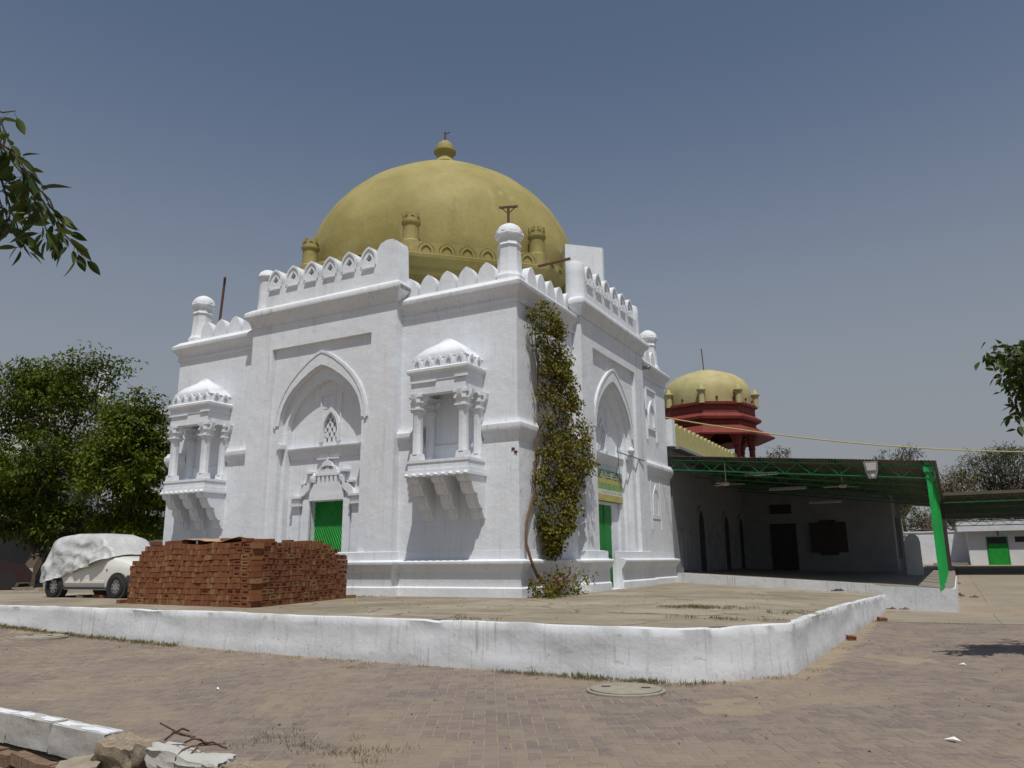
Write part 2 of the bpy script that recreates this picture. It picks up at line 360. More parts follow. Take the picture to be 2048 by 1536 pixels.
# paved concrete apron at right, joints between slabs
b=MB()
AX=[7.1,9.6,12.4,15.5,19,24]; AY=[4.75,7.0,9.3,12.2,15.2,18.4,22,26,30,34.5]
ap=thing('apron',(8,8,0),'','');
for k in ('label','category'): del ap[k]
struct(ap)
for i in range(len(AX)-1):
    for j in range(len(AY)-1):
        x0,x1,y0,y1=AX[i]+.004,AX[i+1]-.004,AY[j]+.004,AY[j+1]-.004
        if i==0 and y0<9.2: x0=7.15
        if i==0 and y0>9.2: x0=8.88+(y1-9)*.013
        b=MB(); dz=.006+random.uniform(0,.008)
        b.add([(x0,y0,gz(x0,y0)-.05),(x1,y0,gz(x1,y0)-.05),(x1,y1,gz(x1,y1)-.05),(x0,y1,gz(x0,y1)-.05),(x0,y0,gz(x0,y0)+dz),(x1,y0,gz(x1,y0)+dz),(x1,y1,gz(x1,y1)+dz),(x0,y1,gz(x0,y1)+dz)],[(3,2,1,0),(4,5,6,7),(0,1,5,4),(1,2,6,5),(2,3,7,6),(3,0,4,7)])
        b.build('slab','apron_concrete',ap,0)
# pavers: herringbone, the nearest ones are objects
def in_poly(x,y,poly):
    c=False; n=len(poly)
    for i in range(n):
        (a,b_),(e,f)=poly[i],poly[i-1]
        if (b_>y)!=(f>y) and x<(e-a)*(y-b_)/(f-b_)+a: c=not c
    return c
TPOLY=[(x-.0,y-.24) for x,y in PL[:8]]+[(6.42,-6.25),(7.05,-5.3),(7.16,0),(7.2,9.6),(-.1,40),(-60,40)]
def pavers():
    a0=R(30); ca,sa=math.cos(a0),math.sin(a0); L,Wd=.222,.111; gap=.009; lst=[]
    for i in range(-150,150):
        for j in range(-150,150):
            # herringbone cell
            for kind in (0,1):
                # unit lattice: a horizontal brick at (i+ ..), a vertical brick
                m=(i-j)%4
                if kind==0 and m==0: u0_,v0_,du,dv=i,j,2,1
                elif kind==1 and m==3: u0_,v0_,du,dv=i,j,1,2
                else: continue
                cu,cv=(u0_+du/2)*Wd,(v0_+dv/2)*Wd
                x=8+ca*cu-sa*cv; y=-6+sa*cu+ca*cv
                if y<kerb_y(x)+.12 or y>4.7 or in_poly(x,y+.22*nz(x*.8,y*.8,4)-.08,TPOLY): continue
                if nz(x*.55,y*.55,11)>.50+.12*nz(x*4,y*4,2): continue
                px,py,z=pix((x,y,0))
                if z<1 or px<-120 or px>2170 or py>1620: continue
                lst.append((z,x,y,kind))
    lst.sort()
    return lst,L-gap,Wd-gap,a0
PV,PVL,PVW,PVA=pavers()
def paver_geo(b,c,kind,tone=None):
    x,y,z=c; l,w_=(PVL,PVW) if kind==0 else (PVW,PVL); t=.009
    M=Matrix.Translation((x,y,z))@Matrix.Rotation(PVA,4,'Z')@Matrix.Rotation(random.gauss(0,.006),4,'X')@Matrix.Rotation(random.gauss(0,.006),4,'Y')
    a,d=l/2,w_/2
    b.add([M@Vector(p) for p in [(-a,-d,-.03),(a,-d,-.03),(a,d,-.03),(-a,d,-.03),(-a,-d,-.004),(a,-d,-.004),(a,d,-.004),(-a,d,-.004),(-a+t,-d+t,0),(a-t,-d+t,0),(a-t,d-t,0),(-a+t,d-t,0)]],
      [(8,9,10,11)]+[(i,(i+1)%4,4+(i+1)%4,4+i) for i in range(4)]+[(4+i,4+(i+1)%4,8+(i+1)%4,8+i) for i in range(4)],tone)
vis=[p for p in PV if 0<=pix((p[1],p[2],0))[0]<=2048 and pix((p[1],p[2],0))[1]<1532]
chosen=set(id(p) for p in vis[:300])
pm=[]
for kind in (0,1):
    b=MB(); st=random.getstate(); 
    x=MB(); M0=PVA; paver_geo(x,(0,0,0),kind,.0); pm.append(x.mesh('paver','paver',0))
b=MB()
for p in PV:
    z,x,y,kind=p; zz=gz(x,y)+.0015+random.gauss(0,.0011)
    if id(p) in chosen: inst('paver',pm[kind],GR,(x,y,zz),0,(random.gauss(0,.006),random.gauss(0,.006),random.gauss(0,.012)))
    elif z<21: paver_geo(b,(x,y,zz),kind)
stuff(b.build('paver','paver',GR,0,False))
# ---------------------------------------------------------------- the tomb
W,V=12.23,11.88
TOMB=thing('tomb',(-W/2,V/2,HP),'large white domed tomb with olive yellow dome and merlon parapets on the terrace','tomb')
fA=lambda u,v,z:(u,-v,z)             # face A: u along x, v outward
fB=lambda u,v,z:(v,u,z)
def part(b,name,mat='whitewash',parent=None,**k): return b.build(name,mat,parent or TOMB,**k)
CA,CB,BH,PV_=-6.1,6.0,2.64,.28      # bay centres, half-width, projection
plan=[(-W,V),(-W,0),(CA-BH,0),(CA-BH,-PV_),(CA+BH,-PV_),(CA+BH,0),(0,0),(0,CB-BH),(PV_,CB-BH),(PV_,CB+BH),(0,CB+BH),(0,V)]
pl_prof=[(-.12,HP-.05),(.13,HP-.05),(.125,HP+.20),(.085,HP+.235),(.075,1.19),(.09,1.22),(.20,1.37),(.215,1.40),(.21,1.455),(.18,1.475),(.05,1.50),(.045,1.70),(-.12,1.72)]
# plinth broken at the two doors
DA,DB,DH=-6.0,5.9,.62
GB,GH=5.22,.47                      # gap in the side plinth
i1=[(-W,V),(-W,0),(CA-BH,0),(CA-BH,-PV_),(DA-DH,-PV_)]
i2=[(DA+DH,-PV_),(CA+BH,-PV_),(CA+BH,0),(0,0),(0,CB-BH),(PV_,CB-BH),(PV_,GB-GH)]
i3=[(PV_,GB+GH),(PV_,CB+BH),(0,CB+BH),(0,V),(-W,V)]
for p in (i1,i2,i3): part(MB().mould(p,pl_prof),'plinth')
# corner piers
def pier(x0,x1,y0,y1):
    b=MB(); b.box(x0,x1,y0,y1,1.40,8.3); part(b,'corner_pier')
pier(-W,CA-BH,0,3.4); pier(CA+BH,0,0,CB-BH); pier(-3.5,0,CB+BH,V); pier(-W,-8.7,V-3.3,V)
b=MB(); b.box(-W+.3,-.62,.62,V-.2,.5,8.25); part(b,'core_wall')
b=MB(); b.box(-W+.1,-.1,.1,V-.1,8.2,8.36); part(b,'roof')
# mid band on the wings
mb=[(-.1,4.28),(.05,4.28),(.055,4.36),(.10,4.42),(.15,4.55),(.16,4.60),(.155,4.68),(.11,4.73),(.09,4.80),(-.1,4.82)]
for p in ([(-W,3),(-W,0),(-11.45,0)],[(-9.72,0),(CA-BH,0)],[(CA+BH,0),(-2.66,0)],[(-.92,0),(0,0),(0,CB-BH)],[(0,CB+BH),(0,V),(-3,V)]): part(MB().mould(p,mb),'band_moulding','whitewash_stained')
# thicker lower wall under the band
lw=[(-.05,1.68),(.035,1.68),(.035,4.30),(-.05,4.30)]
for p in ([(-W,3),(-W,0),(CA-BH,0)],[(CA+BH,0),(0,0),(0,CB-BH)],[(0,CB+BH),(0,V),(-3,V)]): part(MB().mould(p,lw),'lower_wall')
# cornices
wc=[(-.3,7.76),(.05,7.76),(.065,7.84),(.04,7.87),(.05,7.93),(.10,8.02),(.18,8.10),(.20,8.14),(.205,8.24),(.17,8.28),(.03,8.40),(-.3,8.42)]
for p in ([(-W,V),(-W,0),(CA-BH,0)],[(CA+BH,0),(0,0),(0,CB-BH)],[(0,CB+BH),(0,V),(-W,V)]): part(MB().mould(p,wc),'cornice','whitewash_stained')
bc=[(-.3,8.26),(.04,8.26),(.06,8.36),(.11,8.47),(.20,8.56),(.215,8.60),(.21,8.71),(.18,8.75),(.05,8.84),(-.3,8.86)]
def arch_curve(h,zb,zs,za,n=1):
    q=[(1,0),(.992,.1),(.965,.22),(.905,.36),(.81,.5),(.68,.63),(.5,.765),(.28,.895),(.12,.965),(0,1.0)]
    L=[(-h,zb)]+[(-h*a,zs+(za-zs)*t) for a,t in q]
    return L
def full(L): return L+[(-u,z) for u,z in L[::-1][1:]]
def merlon_poly(w_,h,n=5):
    a=w_/2; q=[(-a,0),(-a,h*.38),(-a*.93,h*.55),(-a*.72,h*.74),(-a*.38,h*.9),(0,h)]
    return q+[(-u,z) for u,z in q[::-1][1:]]
MER={}
def merlon(parent,f,u,v,z,w_,h,th,pierced=False):
    key=(f is fA,round(w_,3),round(h,3),th,pierced)
    if key not in MER:
        b=MB(); P=merlon_poly(w_,h)
        if not pierced: b.prism(P,lambda p,q,d:f(p,d,q),-th,0)
        else:
            H=[(-.10,h*.34),(-.085,h*.44),(-.05,h*.50),(0,h*.64),(.05,h*.50),(.085,h*.44),(.10,h*.34),(.05,h*.26),(0,h*.18),(-.05,h*.26)]
            # ring between outline and hole, front and back faces
            def samp(L,n):
                out=[]; tot=0; seg=[]
                for i in range(len(L)): a,c=Vector(L[i]),Vector(L[(i+1)%len(L)]); seg.append((a,c,(c-a).length)); tot+=(c-a).length
                for k in range(n):
                    t=tot*k/n
                    for a,c,l in seg:
                        if t<=l+1e-9: out.append(tuple(a.lerp(c,t/l if l else 0))); break
                        t-=l
                return out
            # sample by angle from the hole centre so both loops match
            cz=h*.42; outer=[];inner=[]
            def hit(L,a):
                d=Vector((math.cos(a),math.sin(a))); best=None
                for i in range(len(L)):
                    p=Vector(L[i])-Vector((0,cz)); q=Vector(L[(i+1)%len(L)])-Vector((0,cz)); e=q-p; den=d.x*e.y-d.y*e.x
                    if abs(den)<1e-9: continue
                    t=(p.x*e.y-p.y*e.x)/den; s_=(p.x*d.y-p.y*d.x)/den
                    if t>0 and -1e-6<=s_<=1+1e-6: best=t if best is None else max(best,t)
                return (d.x*best,cz+d.y*best)
            for k in range(28):
                a=2*math.pi*k/28+.001; outer.append(hit(P,a)); inner.append(hit(H,a))
            b.ring(outer,inner,lambda p,q,d:f(p,d,q),-th,0,True)
            O=[(x*.80,.03+(y)*.86) for x,y in P[:]]; I=[(x*.60,.03+y*.72) for x,y in P]
            b.ring(P[0:1]+P[1:-1]+P[-1:],[(x*.82,y*.88) for x,y in P],lambda p,q,d:f(p,d,q),-.02,.035)
        MER[key]=b.mesh('merlon','whitewash',30)
    p=f(u,v,z); return inst('merlon',MER[key],parent,p)
def turret(x,y,z0,name='turret'):
    b=MB(); s=8
    b.lathe([(.40,z0-.05),(.40,z0+.12),(.34,z0+.2),(.325,z0+.25),(.29,z0+.9),(.30,z0+.95),(.33,z0+.98),(.30,z0+1.02),(.29,z0+1.12),(.30,z0+1.16),(.37,z0+1.22),(.385,z0+1.27),(.37,z0+1.34)],(x,y,0),8,R(22.5))
    t=part(b,name,smooth=25)
    c=MB(); c.lathe([(.36,z0+1.335),(.345,z0+1.40),(.30,z0+1.48),(.23,z0+1.55),(.12,z0+1.61),(.0,z0+1.63)],(x,y,0),12,caps=False); part(c,'turret_cap',parent=t)
turret(-.38,.36,8.40); turret(-W+.45,.36,8.40); turret(-.40,V-.4,8.40)
for k in range(5): merlon(TOMB,fA,-3.28+k*.60,-.02,8.40,.50,.56,.24)
for k in range(4): merlon(TOMB,fA,-11.15+k*.62,-.02,8.40,.50,.56,.24)
for k in range(5): merlon(TOMB,fB,.92+k*.58,-.02,8.40,.48,.56,.24)
for k in range(4): merlon(TOMB,fB,8.98+k*.6,-.02,8.40,.50,.56,.24)
def bay(f,c,dc,isA):
    # wall shell with rectangular recess, double pointed recess, panel
    FV,RV,V1,V2=.28,.17,-.0,-.2; RH,RZ=1.81,7.52
    b=MB(); P=lambda u,v,z:f(c+u,v,z)
    def q(*pts): b.add([P(*p) for p in pts],[tuple(range(len(pts)))])
    q((-BH,FV,1.4),(-RH,FV,1.4),(-RH,FV,8.4),(-BH,FV,8.4)); q((RH,FV,1.4),(BH,FV,1.4),(BH,FV,8.4),(RH,FV,8.4)); q((-RH,FV,RZ),(RH,FV,RZ),(RH,FV,8.4),(-RH,FV,8.4))
    q((-BH,FV,1.4),(-BH,-.35,1.4),(-BH,-.35,8.8),(-BH,FV,8.8)); q((BH,FV,1.4),(BH,-.35,1.4),(BH,-.35,8.8),(BH,FV,8.8))
    q((-RH,FV,1.4),(-RH,RV,1.4),(-RH,RV,RZ),(-RH,FV,RZ)); q((RH,FV,1.4),(RH,RV,1.4),(RH,RV,RZ),(RH,FV,RZ)); q((-RH,FV,RZ),(RH,FV,RZ),(RH,RV,RZ),(-RH,RV,RZ))
    C1=arch_curve(1.48,HP,5.25,6.87); C2=arch_curve(1.34,HP,5.15,6.50); C0=arch_curve(1.70,HP,5.25,7.29)
    for s in (-1,1):
        for (u1,z1),(u2,z2) in zip(C1,C1[1:]): q((s*u1,RV,z1),(s*u2,RV,z2),(-s*RH*-1 if False else s*-RH,RV,z2),(s*-RH,RV,z1))
    q((-RH,RV,6.87),(RH,RV,6.87),(RH,RV,RZ),(-RH,RV,RZ))
    for C,va,vb in ((C1,RV,V1),(C2,V1,V2)):
        L=full(C)
        for (u1,z1),(u2,z2) in zip(L,L[1:]): q((u1,va,z1),(u2,va,z2),(u2,vb,z2),(u1,vb,z1))
    L1,L2=full(C1),full(C2)
    for i in range(len(L1)-1): q((*[L1[i][0]],V1,L1[i][1]),(L1[i+1][0],V1,L1[i+1][1]),(L2[i+1][0],V1,L2[i+1][1]),(L2[i][0],V1,L2[i][1]))
    # panel with door and jali holes
    def cu(z):
        for (u1,z1),(u2,z2) in zip(C2,C2[1:]):
            if z1<=z<=z2: return -(u1+(u2-u1)*((z-z1)/(z2-z1) if z2>z1 else 0))
        return 0
    du=dc-c; zs=[HP-.02,3.1,4.72,5.3,5.68]+[z for u,z in C2[2:] if z>5.68]
    zs=sorted(set([round(z,4) for z in zs]+[round(z,4) for u,z in C2[1:] if 5.15<=z<=6.5]))
    for za,zb in zip(zs,zs[1:]):
        ua,ub=cu(max(za,HP)),cu(zb); zm=(za+zb)/2
        h=.60 if zm<3.1 else (.30 if 4.72<zm<5.68 else 0)
        o=du if zm<5.68 else 0
        if h: q((-ua,V2,za),(o-h,V2,za),(o-h,V2,zb),(-ub,V2,zb)); q((o+h,V2,za),(ua,V2,za),(ub,V2,zb),(o+h,V2,zb))
        else: q((-ua,V2,za),(ua,V2,za),(ub,V2,zb),(-ub,V2,zb))
    # reveals
    for s in (-1,1):
        q((du+s*.6,V2,HP-.02),(du+s*.6,V2-.22,HP-.02),(du+s*.6,V2-.22,3.1),(du+s*.6,V2,3.1)); q((du+s*.3,V2,4.72),(du+s*.3,V2-.2,4.72),(du+s*.3,V2-.2,5.68),(du+s*.3,V2,5.68))
    q((du-.6,V2,3.1),(du+.6,V2,3.1),(du+.6,V2-.22,3.1),(du-.6,V2-.22,3.1)); q((du-.3,V2,4.72),(du+.3,V2,4.72),(du+.3,V2-.2,4.72),(du-.3,V2-.2,4.72)); q((du-.3,V2,5.68),(du+.3,V2,5.68),(du+.3,V2-.2,5.68),(du-.3,V2-.2,5.68))
    # lower jambs below the face (door passage through the plinth)
    for s in (-1,1):
        uo=((DA-c+s*(DH-.005)) if isA else (GB-c+s*(GH-.005)))
        q((uo,.34,HP-.02),(uo,.09,HP-.02),(uo,.09,1.487),(uo,.34,1.487)); q((uo,.09,HP-.02),(s*1.49,.09,HP-.02),(s*1.49,.09,1.485),(uo,.09,1.485)); q((uo,FV+.15,1.485),(s*RH,FV+.15,1.485),(s*RH,.09,1.485),(uo,.09,1.485))
    bw=part(b,'portal',recalc=False,smooth=30)
    # archivolt
    L0=full(C0)[1:-1]; Li=full(C1)[1:-1]; L0=[(u,z) for u,z in L0]
    m=MB(); m.ring(L0,Li,lambda u,z,v:P(u,v,z),RV-.02,RV+.035); part(m,'arch_moulding',parent=bw)
    m=MB(); m.ring([(u*.985,z-.01) for u,z in L0],[(u*.94,z-.075) for u,z in L0],lambda u,z,v:P(u,v,z),RV+.03,RV+.055); part(m,'arch_fillet',parent=bw)
    # imposts at the spring of the left and right jambs
    for s in (-1,1):
        m=MB(); pr=[(0,0),(.10,.02),(.10,.09),(.03,.13),(0,.30)]
        m.prism([(s*(1.48+.02),4.55),(s*1.36,4.60),(s*1.36,4.72),(s*1.50,4.76)],lambda u,z,v:P(u,v,z),V1+.02,RV+.05); part(m,'impost',parent=bw)
    # ledge above the door
    m=MB(); m.prism([(V2-.02,4.30),(V2+.03,4.30),(V2+.05,4.42),(V2+.14,4.52),(V2+.15,4.60),(V2-.02,4.62)],lambda v,z,u:P(u,v,z),-1.335,1.335); part(m,'ledge',parent=bw)
    # jali window
    m=MB(); jc=du; H0=[(-.29,4.73),(-.29,5.15),(-.25,5.34),(-.15,5.50),(0,5.64)]; J=full(H0)
    fr=[(-.33,4.73),(-.33,5.17),(-.285,5.38),(-.17,5.56),(0,5.72)]
    m.ring(full(fr),full([(-.25,4.73),(-.25,5.15),(-.21,5.32),(-.12,5.46),(0,5.58)]),lambda u,z,v:P(jc+u,v,z),V2-.14,V2+.04)
    m.add([P(jc-.30,V2-.012,5.12),P(jc-.285,V2-.012,5.38),P(jc-.17,V2-.012,5.56),P(jc,V2-.012,5.70),P(jc-.30,V2-.012,5.70)],[(0,1,2,3,4)]); m.add([P(jc+.30,V2-.012,5.12),P(jc+.285,V2-.012,5.38),P(jc+.17,V2-.012,5.56),P(jc,V2-.012,5.70),P(jc+.30,V2-.012,5.70)],[(0,1,2,3,4)])
    fw_=part(m,'jali_frame',parent=bw)
    if True:
        m=MB(); cw,ch=.10,.135
        for r in range(7):
            for k in range(-3,4):
                if (r+k)%2==0 and abs(k)*cw<.28 : continue
                u=k*.083; z=4.74+(r+.5)*ch
                if abs(u)>.27-max(0,(z-5.15))*.45: continue
                p0=P(jc+u-.047,V2-.13,z-ch/2-.012); p1=P(jc+u+.047,V2-.05,z+ch/2+.012)
                m.box(min(p0[0],p1[0]),max(p0[0],p1[0]),min(p0[1],p1[1]),max(p0[1],p1[1]),p0[2],p1[2])
        part(m,'jali_screen',parent=bw)
        m=MB(); m.add([P(jc-.3,V2-.19,4.72),P(jc+.3,V2-.19,4.72),P(jc+.3,V2-.19,5.68),P(jc-.3,V2-.19,5.68)],[(0,1,2,3)]); part(m,'window_void','dark_void',bw)
    # square label above the jali
    m=MB()
    for (a,e,z0,z1) in ((-.38,-.34,4.75,6.06),(.34,.38,4.75,6.06),(-.38,.38,6.06,6.10)):
        p0=P(jc+a,V2-.02,z0); p1=P(jc+e,V2+.035,z1); m.box(min(p0[0],p1[0]),max(p0[0],p1[0]),min(p0[1],p1[1]),max(p0[1],p1[1]),z0,z1)
    part(m,'window_label',parent=bw)
    # cornice and parapet
    ends=[f(c-BH,0,0)[:2],f(c-BH,FV,0)[:2],f(c+BH,FV,0)[:2],f(c+BH,0,0)[:2]]
    part(MB().mould(ends,bc),'bay_cornice','whitewash_stained',parent=bw)
    m=MB(); p0=f(c-BH+.1,FV-.42,0); p1=f(c+BH-.1,FV-.02,0); m.box(min(p0[0],p1[0]),max(p0[0],p1[0]),min(p0[1],p1[1]),max(p0[1],p1[1]),8.7,9.46); part(m,'bay_parapet',parent=bw)
    return bw
PA=bay(fA,CA,DA,True); PB=bay(fB,CB,DB,False)
for k in range(6): merlon(PA,fA,-7.98+k*.70,.26,9.46,.54,.56,.36,True)
for k in range(6): merlon(PB,fB,4.12+k*.70,.26,9.46,.54,.56,.36,True)
# drip shelves under the pierced merlons
for k in range(6):
    for f,PP,u in ((fA,PA,-7.98+k*.70),(fB,PB,4.12+k*.70)):
        p0=f(u-.22,.255,9.36); p1=f(u+.22,.32,9.40); m=MB(); m.box(min(p0[0],p1[0]),max(p0[0],p1[0]),min(p0[1],p1[1]),max(p0[1],p1[1]),9.37,9.405); m.build('drip_shelf','whitewash',PP,0)
def rpil(x,y,r,zt,parent,cap=True):
    b=MB(); pr=[(r*1.12,8.78),(r*1.05,8.95),(r,9.1),(r*.98,zt-.42)]
    if cap: pr+=[(r*1.02,zt-.36),(r*1.22,zt-.30),(r*1.25,zt-.24),(r*1.15,zt-.2),(r*1.0,zt-.10),(r*.6,zt-.03),(0,zt)]
    else: pr+=[(r*.98,zt-.16),(r*.85,zt-.06),(r*.5,zt-.01),(0,zt)]
    b.lathe(pr,(x,y,0),18,caps=False); part(b,'parapet_pillar',parent=parent)
rpil(CA-BH+.24,-.06,.25,10.15,PA); rpil(.04,CB-BH+.26,.29,10.02,PB,False); rpil(.04,CB+BH-.25,.25,10.05,PB,False)
b=MB(); b.prism([(-.36,8.75),(.40,8.75),(.36,9.85),(.32,10.02),(.2,10.09),(-.02,10.10),(-.22,10.02),(-.36,9.80)],lambda u,z,v:fA(-3.86+u,v,z),-.24,.272); part(b,'parapet_block',parent=PA)
# A door: green diagonal lattice shutter
def doorA():
    b=MB(); y=.40; b.box(DA-.62,DA+.62,y,y+.05,HP,3.1)
    d=part(b,'shutter_door','green_paint',PA,smooth=0); m=MB()
    for k in range(-22,16):
        x0=DA-.6+k*.082; L=2.46
        pts=[]
        for t in (0,1):
            pts.append((x0+t*1.25,3.1-t*L))
        (xa,za),(xb,zb)=pts
        # clip to the opening
        lo,hi=DA-.6,DA+.6
        def cl(x): return za+(zb-za)*(x-xa)/(xb-xa)
        if xb<lo or xa>hi: continue
        if xa<lo: za=cl(lo); xa=lo
        if xb>hi: zb=cl(hi); xb=hi
        m.tube([(xa,y-.012,za),(xb,y-.012,zb)],.020,5)
    for k in range(-8,26):
        x0=DA+.6-k*.11; za=3.1; xa=x0; xb=x0-1.2; zb=za-1.2*.55
    m.build('lattice','green_paint',PA)
doorA()
# A door surround with pilasters, hood and little crenellated crest
def surround():
    y=.20
    def bx(b,u0,u1,z0,z1,v0,v1): b.box(DA+u0,DA+u1,y-v1,y-v0,z0,z1); return b
    for s in (-1,1):
        b=MB(); bx(b,*sorted((s*.60,s*.84)),HP,3.16,-.02,.07); part(b,'door_jamb',parent=PA)
        b=MB(); bx(b,*sorted((s*.93,s*1.17)),HP,2.95,-.02,.10); part(b,'pilaster',parent=PA)
        b=MB(); bx(b,*sorted((s*.87,s*1.23)),2.98,3.03,-.02,.19); bx(b,*sorted((s*.91,s*1.19)),3.03,3.19,-.02,.14); bx(b,*sorted((s*.87,s*1.23)),3.19,3.25,-.02,.20); bx(b,*sorted((s*.92,s*1.18)),2.93,2.98,-.02,.13); part(b,'capital',parent=PA)
        b=MB(); b.prism([(s*.80,3.25),(s*.98,3.25),(s*.92,3.42),(s*.72,3.60),(s*.56,3.62),(s*.6,3.42)],lambda u,z,v:(DA+u,y-v,z),-.01,.12); part(b,'scroll_bracket',parent=PA)
        b=MB(); bx(b,*sorted((s*.68,s*.96)),3.56,3.62,-.02,.12); part(b,'hood_shelf',parent=PA); b=MB(); bx(b,*sorted((s*.48,s*.76)),3.86,3.92,-.02,.14); part(b,'hood_shelf',parent=PA)
        b=MB(); b.lathe([(.0,-.14),(.09,-.12),(.12,-.02),(.11,.08),(.05,.13),(0,.15)],(0,0,0),12,caps=False)
        M=MB(); M.add([(DA+s*.52+x,y-.05+yy*.6,3.74+z) for x,yy,z in b.v],b.f); part(M,'rosette',parent=PA)
    b=MB(); bx(b,-.60,.60,3.12,3.30,-.02,.08); b.prism([(-.62,3.30),(.62,3.30),(.46,3.58),(-.46,3.58)],lambda u,z,v:(DA+u,y-v,z),-.01,.075); part(b,'lintel',parent=PA)
    for k in range(5):
        b=MB(); u=-.30+k*.15; b.prism([(-.045,3.58),(.045,3.58),(.045,3.80),(-.045,3.80)],lambda p,z,v:(DA+u+p,y-v,z),0,.07); part(b,'baluster',parent=PA)
    b=MB(); bx(b,-.42,.42,3.79,3.86,-.02,.08); part(b,'crest_rail',parent=PA)
    for k in range(3):
        b=MB(); P=merlon_poly(.21,.20); u=-.22+k*.22; b.prism(P,lambda p,z,v:(DA+u+p,y-v,3.86+z),-.01,.07); part(b,'crest_merlon',parent=PA)
    b=MB(); b.prism([(-.22,4.02),(0,4.06),(.22,4.02),(.16,4.14),(0,4.24),(-.16,4.14)],lambda u,z,v:(DA+u,y-v,z),-.01,.10); bx(b,-.38,.38,4.24,4.28,-.02,.09); bx(b,-.02,.02,4.27,4.40,-.02,.06); part(b,'crest_finial',parent=PA)
surround()
# B door
b=MB(); b.box(-.27,-.235,DB-.62,DB+.62,HP,3.1); dB=part(b,'panel_door','green_door',PB,smooth=0)
for k,(z0,z1) in enumerate(((.85,1.45),(1.62,2.9))):
    for s in (-1,1):
        m=MB(); m.box(-.24,-.215,DB+s*.3-.22,DB+s*.3+.22,z0,z1,.015); m.build('door_panel','green_door',PB,0)
m=MB(); m.box(-.24,-.21,DB-.03,DB+.03,HP,3.1); m.build('door_stile','green_door',PB,0)
m=MB(); m.box(-.35,-.13,DB-.75,DB+.85,3.08,3.22); m.build('door_lintel','whitewash',PB)
m=MB(); m.box(-.2,-.10,7.0,7.34,HP,4.9); m.build('pilaster','whitewash',PB)
b=MB(); b.box(-.25,.5,GB-GH+.02,GB+GH-.02,HP-.02,HP+.035); part(b,'door_sill')
b=MB(); b.box(DA-DH+.02,DA+DH-.02,-.5,.45,HP-.02,HP+.035); part(b,'door_sill')
# niches on the far wing of face B
def niche(y,z0,zs,za,h):
    m=MB(); C=full([(-h,z0),(-h,zs),(-h*.9,zs+(za-zs)*.4),(-h*.55,zs+(za-zs)*.75),(0,za)]); O=full([(-h-.12,z0),(-h-.12,zs),(-h-.07,zs+(za-zs)*.5),(-h*.55-.06,zs+(za-zs)*.92),(0,za+.16)])
    m.ring(O,C,lambda u,z,v:(v,y+u,z),-.01,.06); fr=part(m,'niche_frame')
    m=MB(); m.box(0,.055,y-h-.16,y+h+.16,z0-.12,z0); m.build('niche_sill','whitewash',fr)
    m=MB()
    for a,e,p,q in ((-h-.30,-h-.24,z0-.5,za+.5),(h+.24,h+.30,z0-.5,za+.5),(-h-.30,h+.30,za+.5,za+.58)): m.box(-.01,.05,y+a,y+e,p,q)
    m.build('niche_label','whitewash',fr)
niche(10.15,6.05,6.45,6.85,.24); niche(10.15,2.95,3.45,3.85,.24)
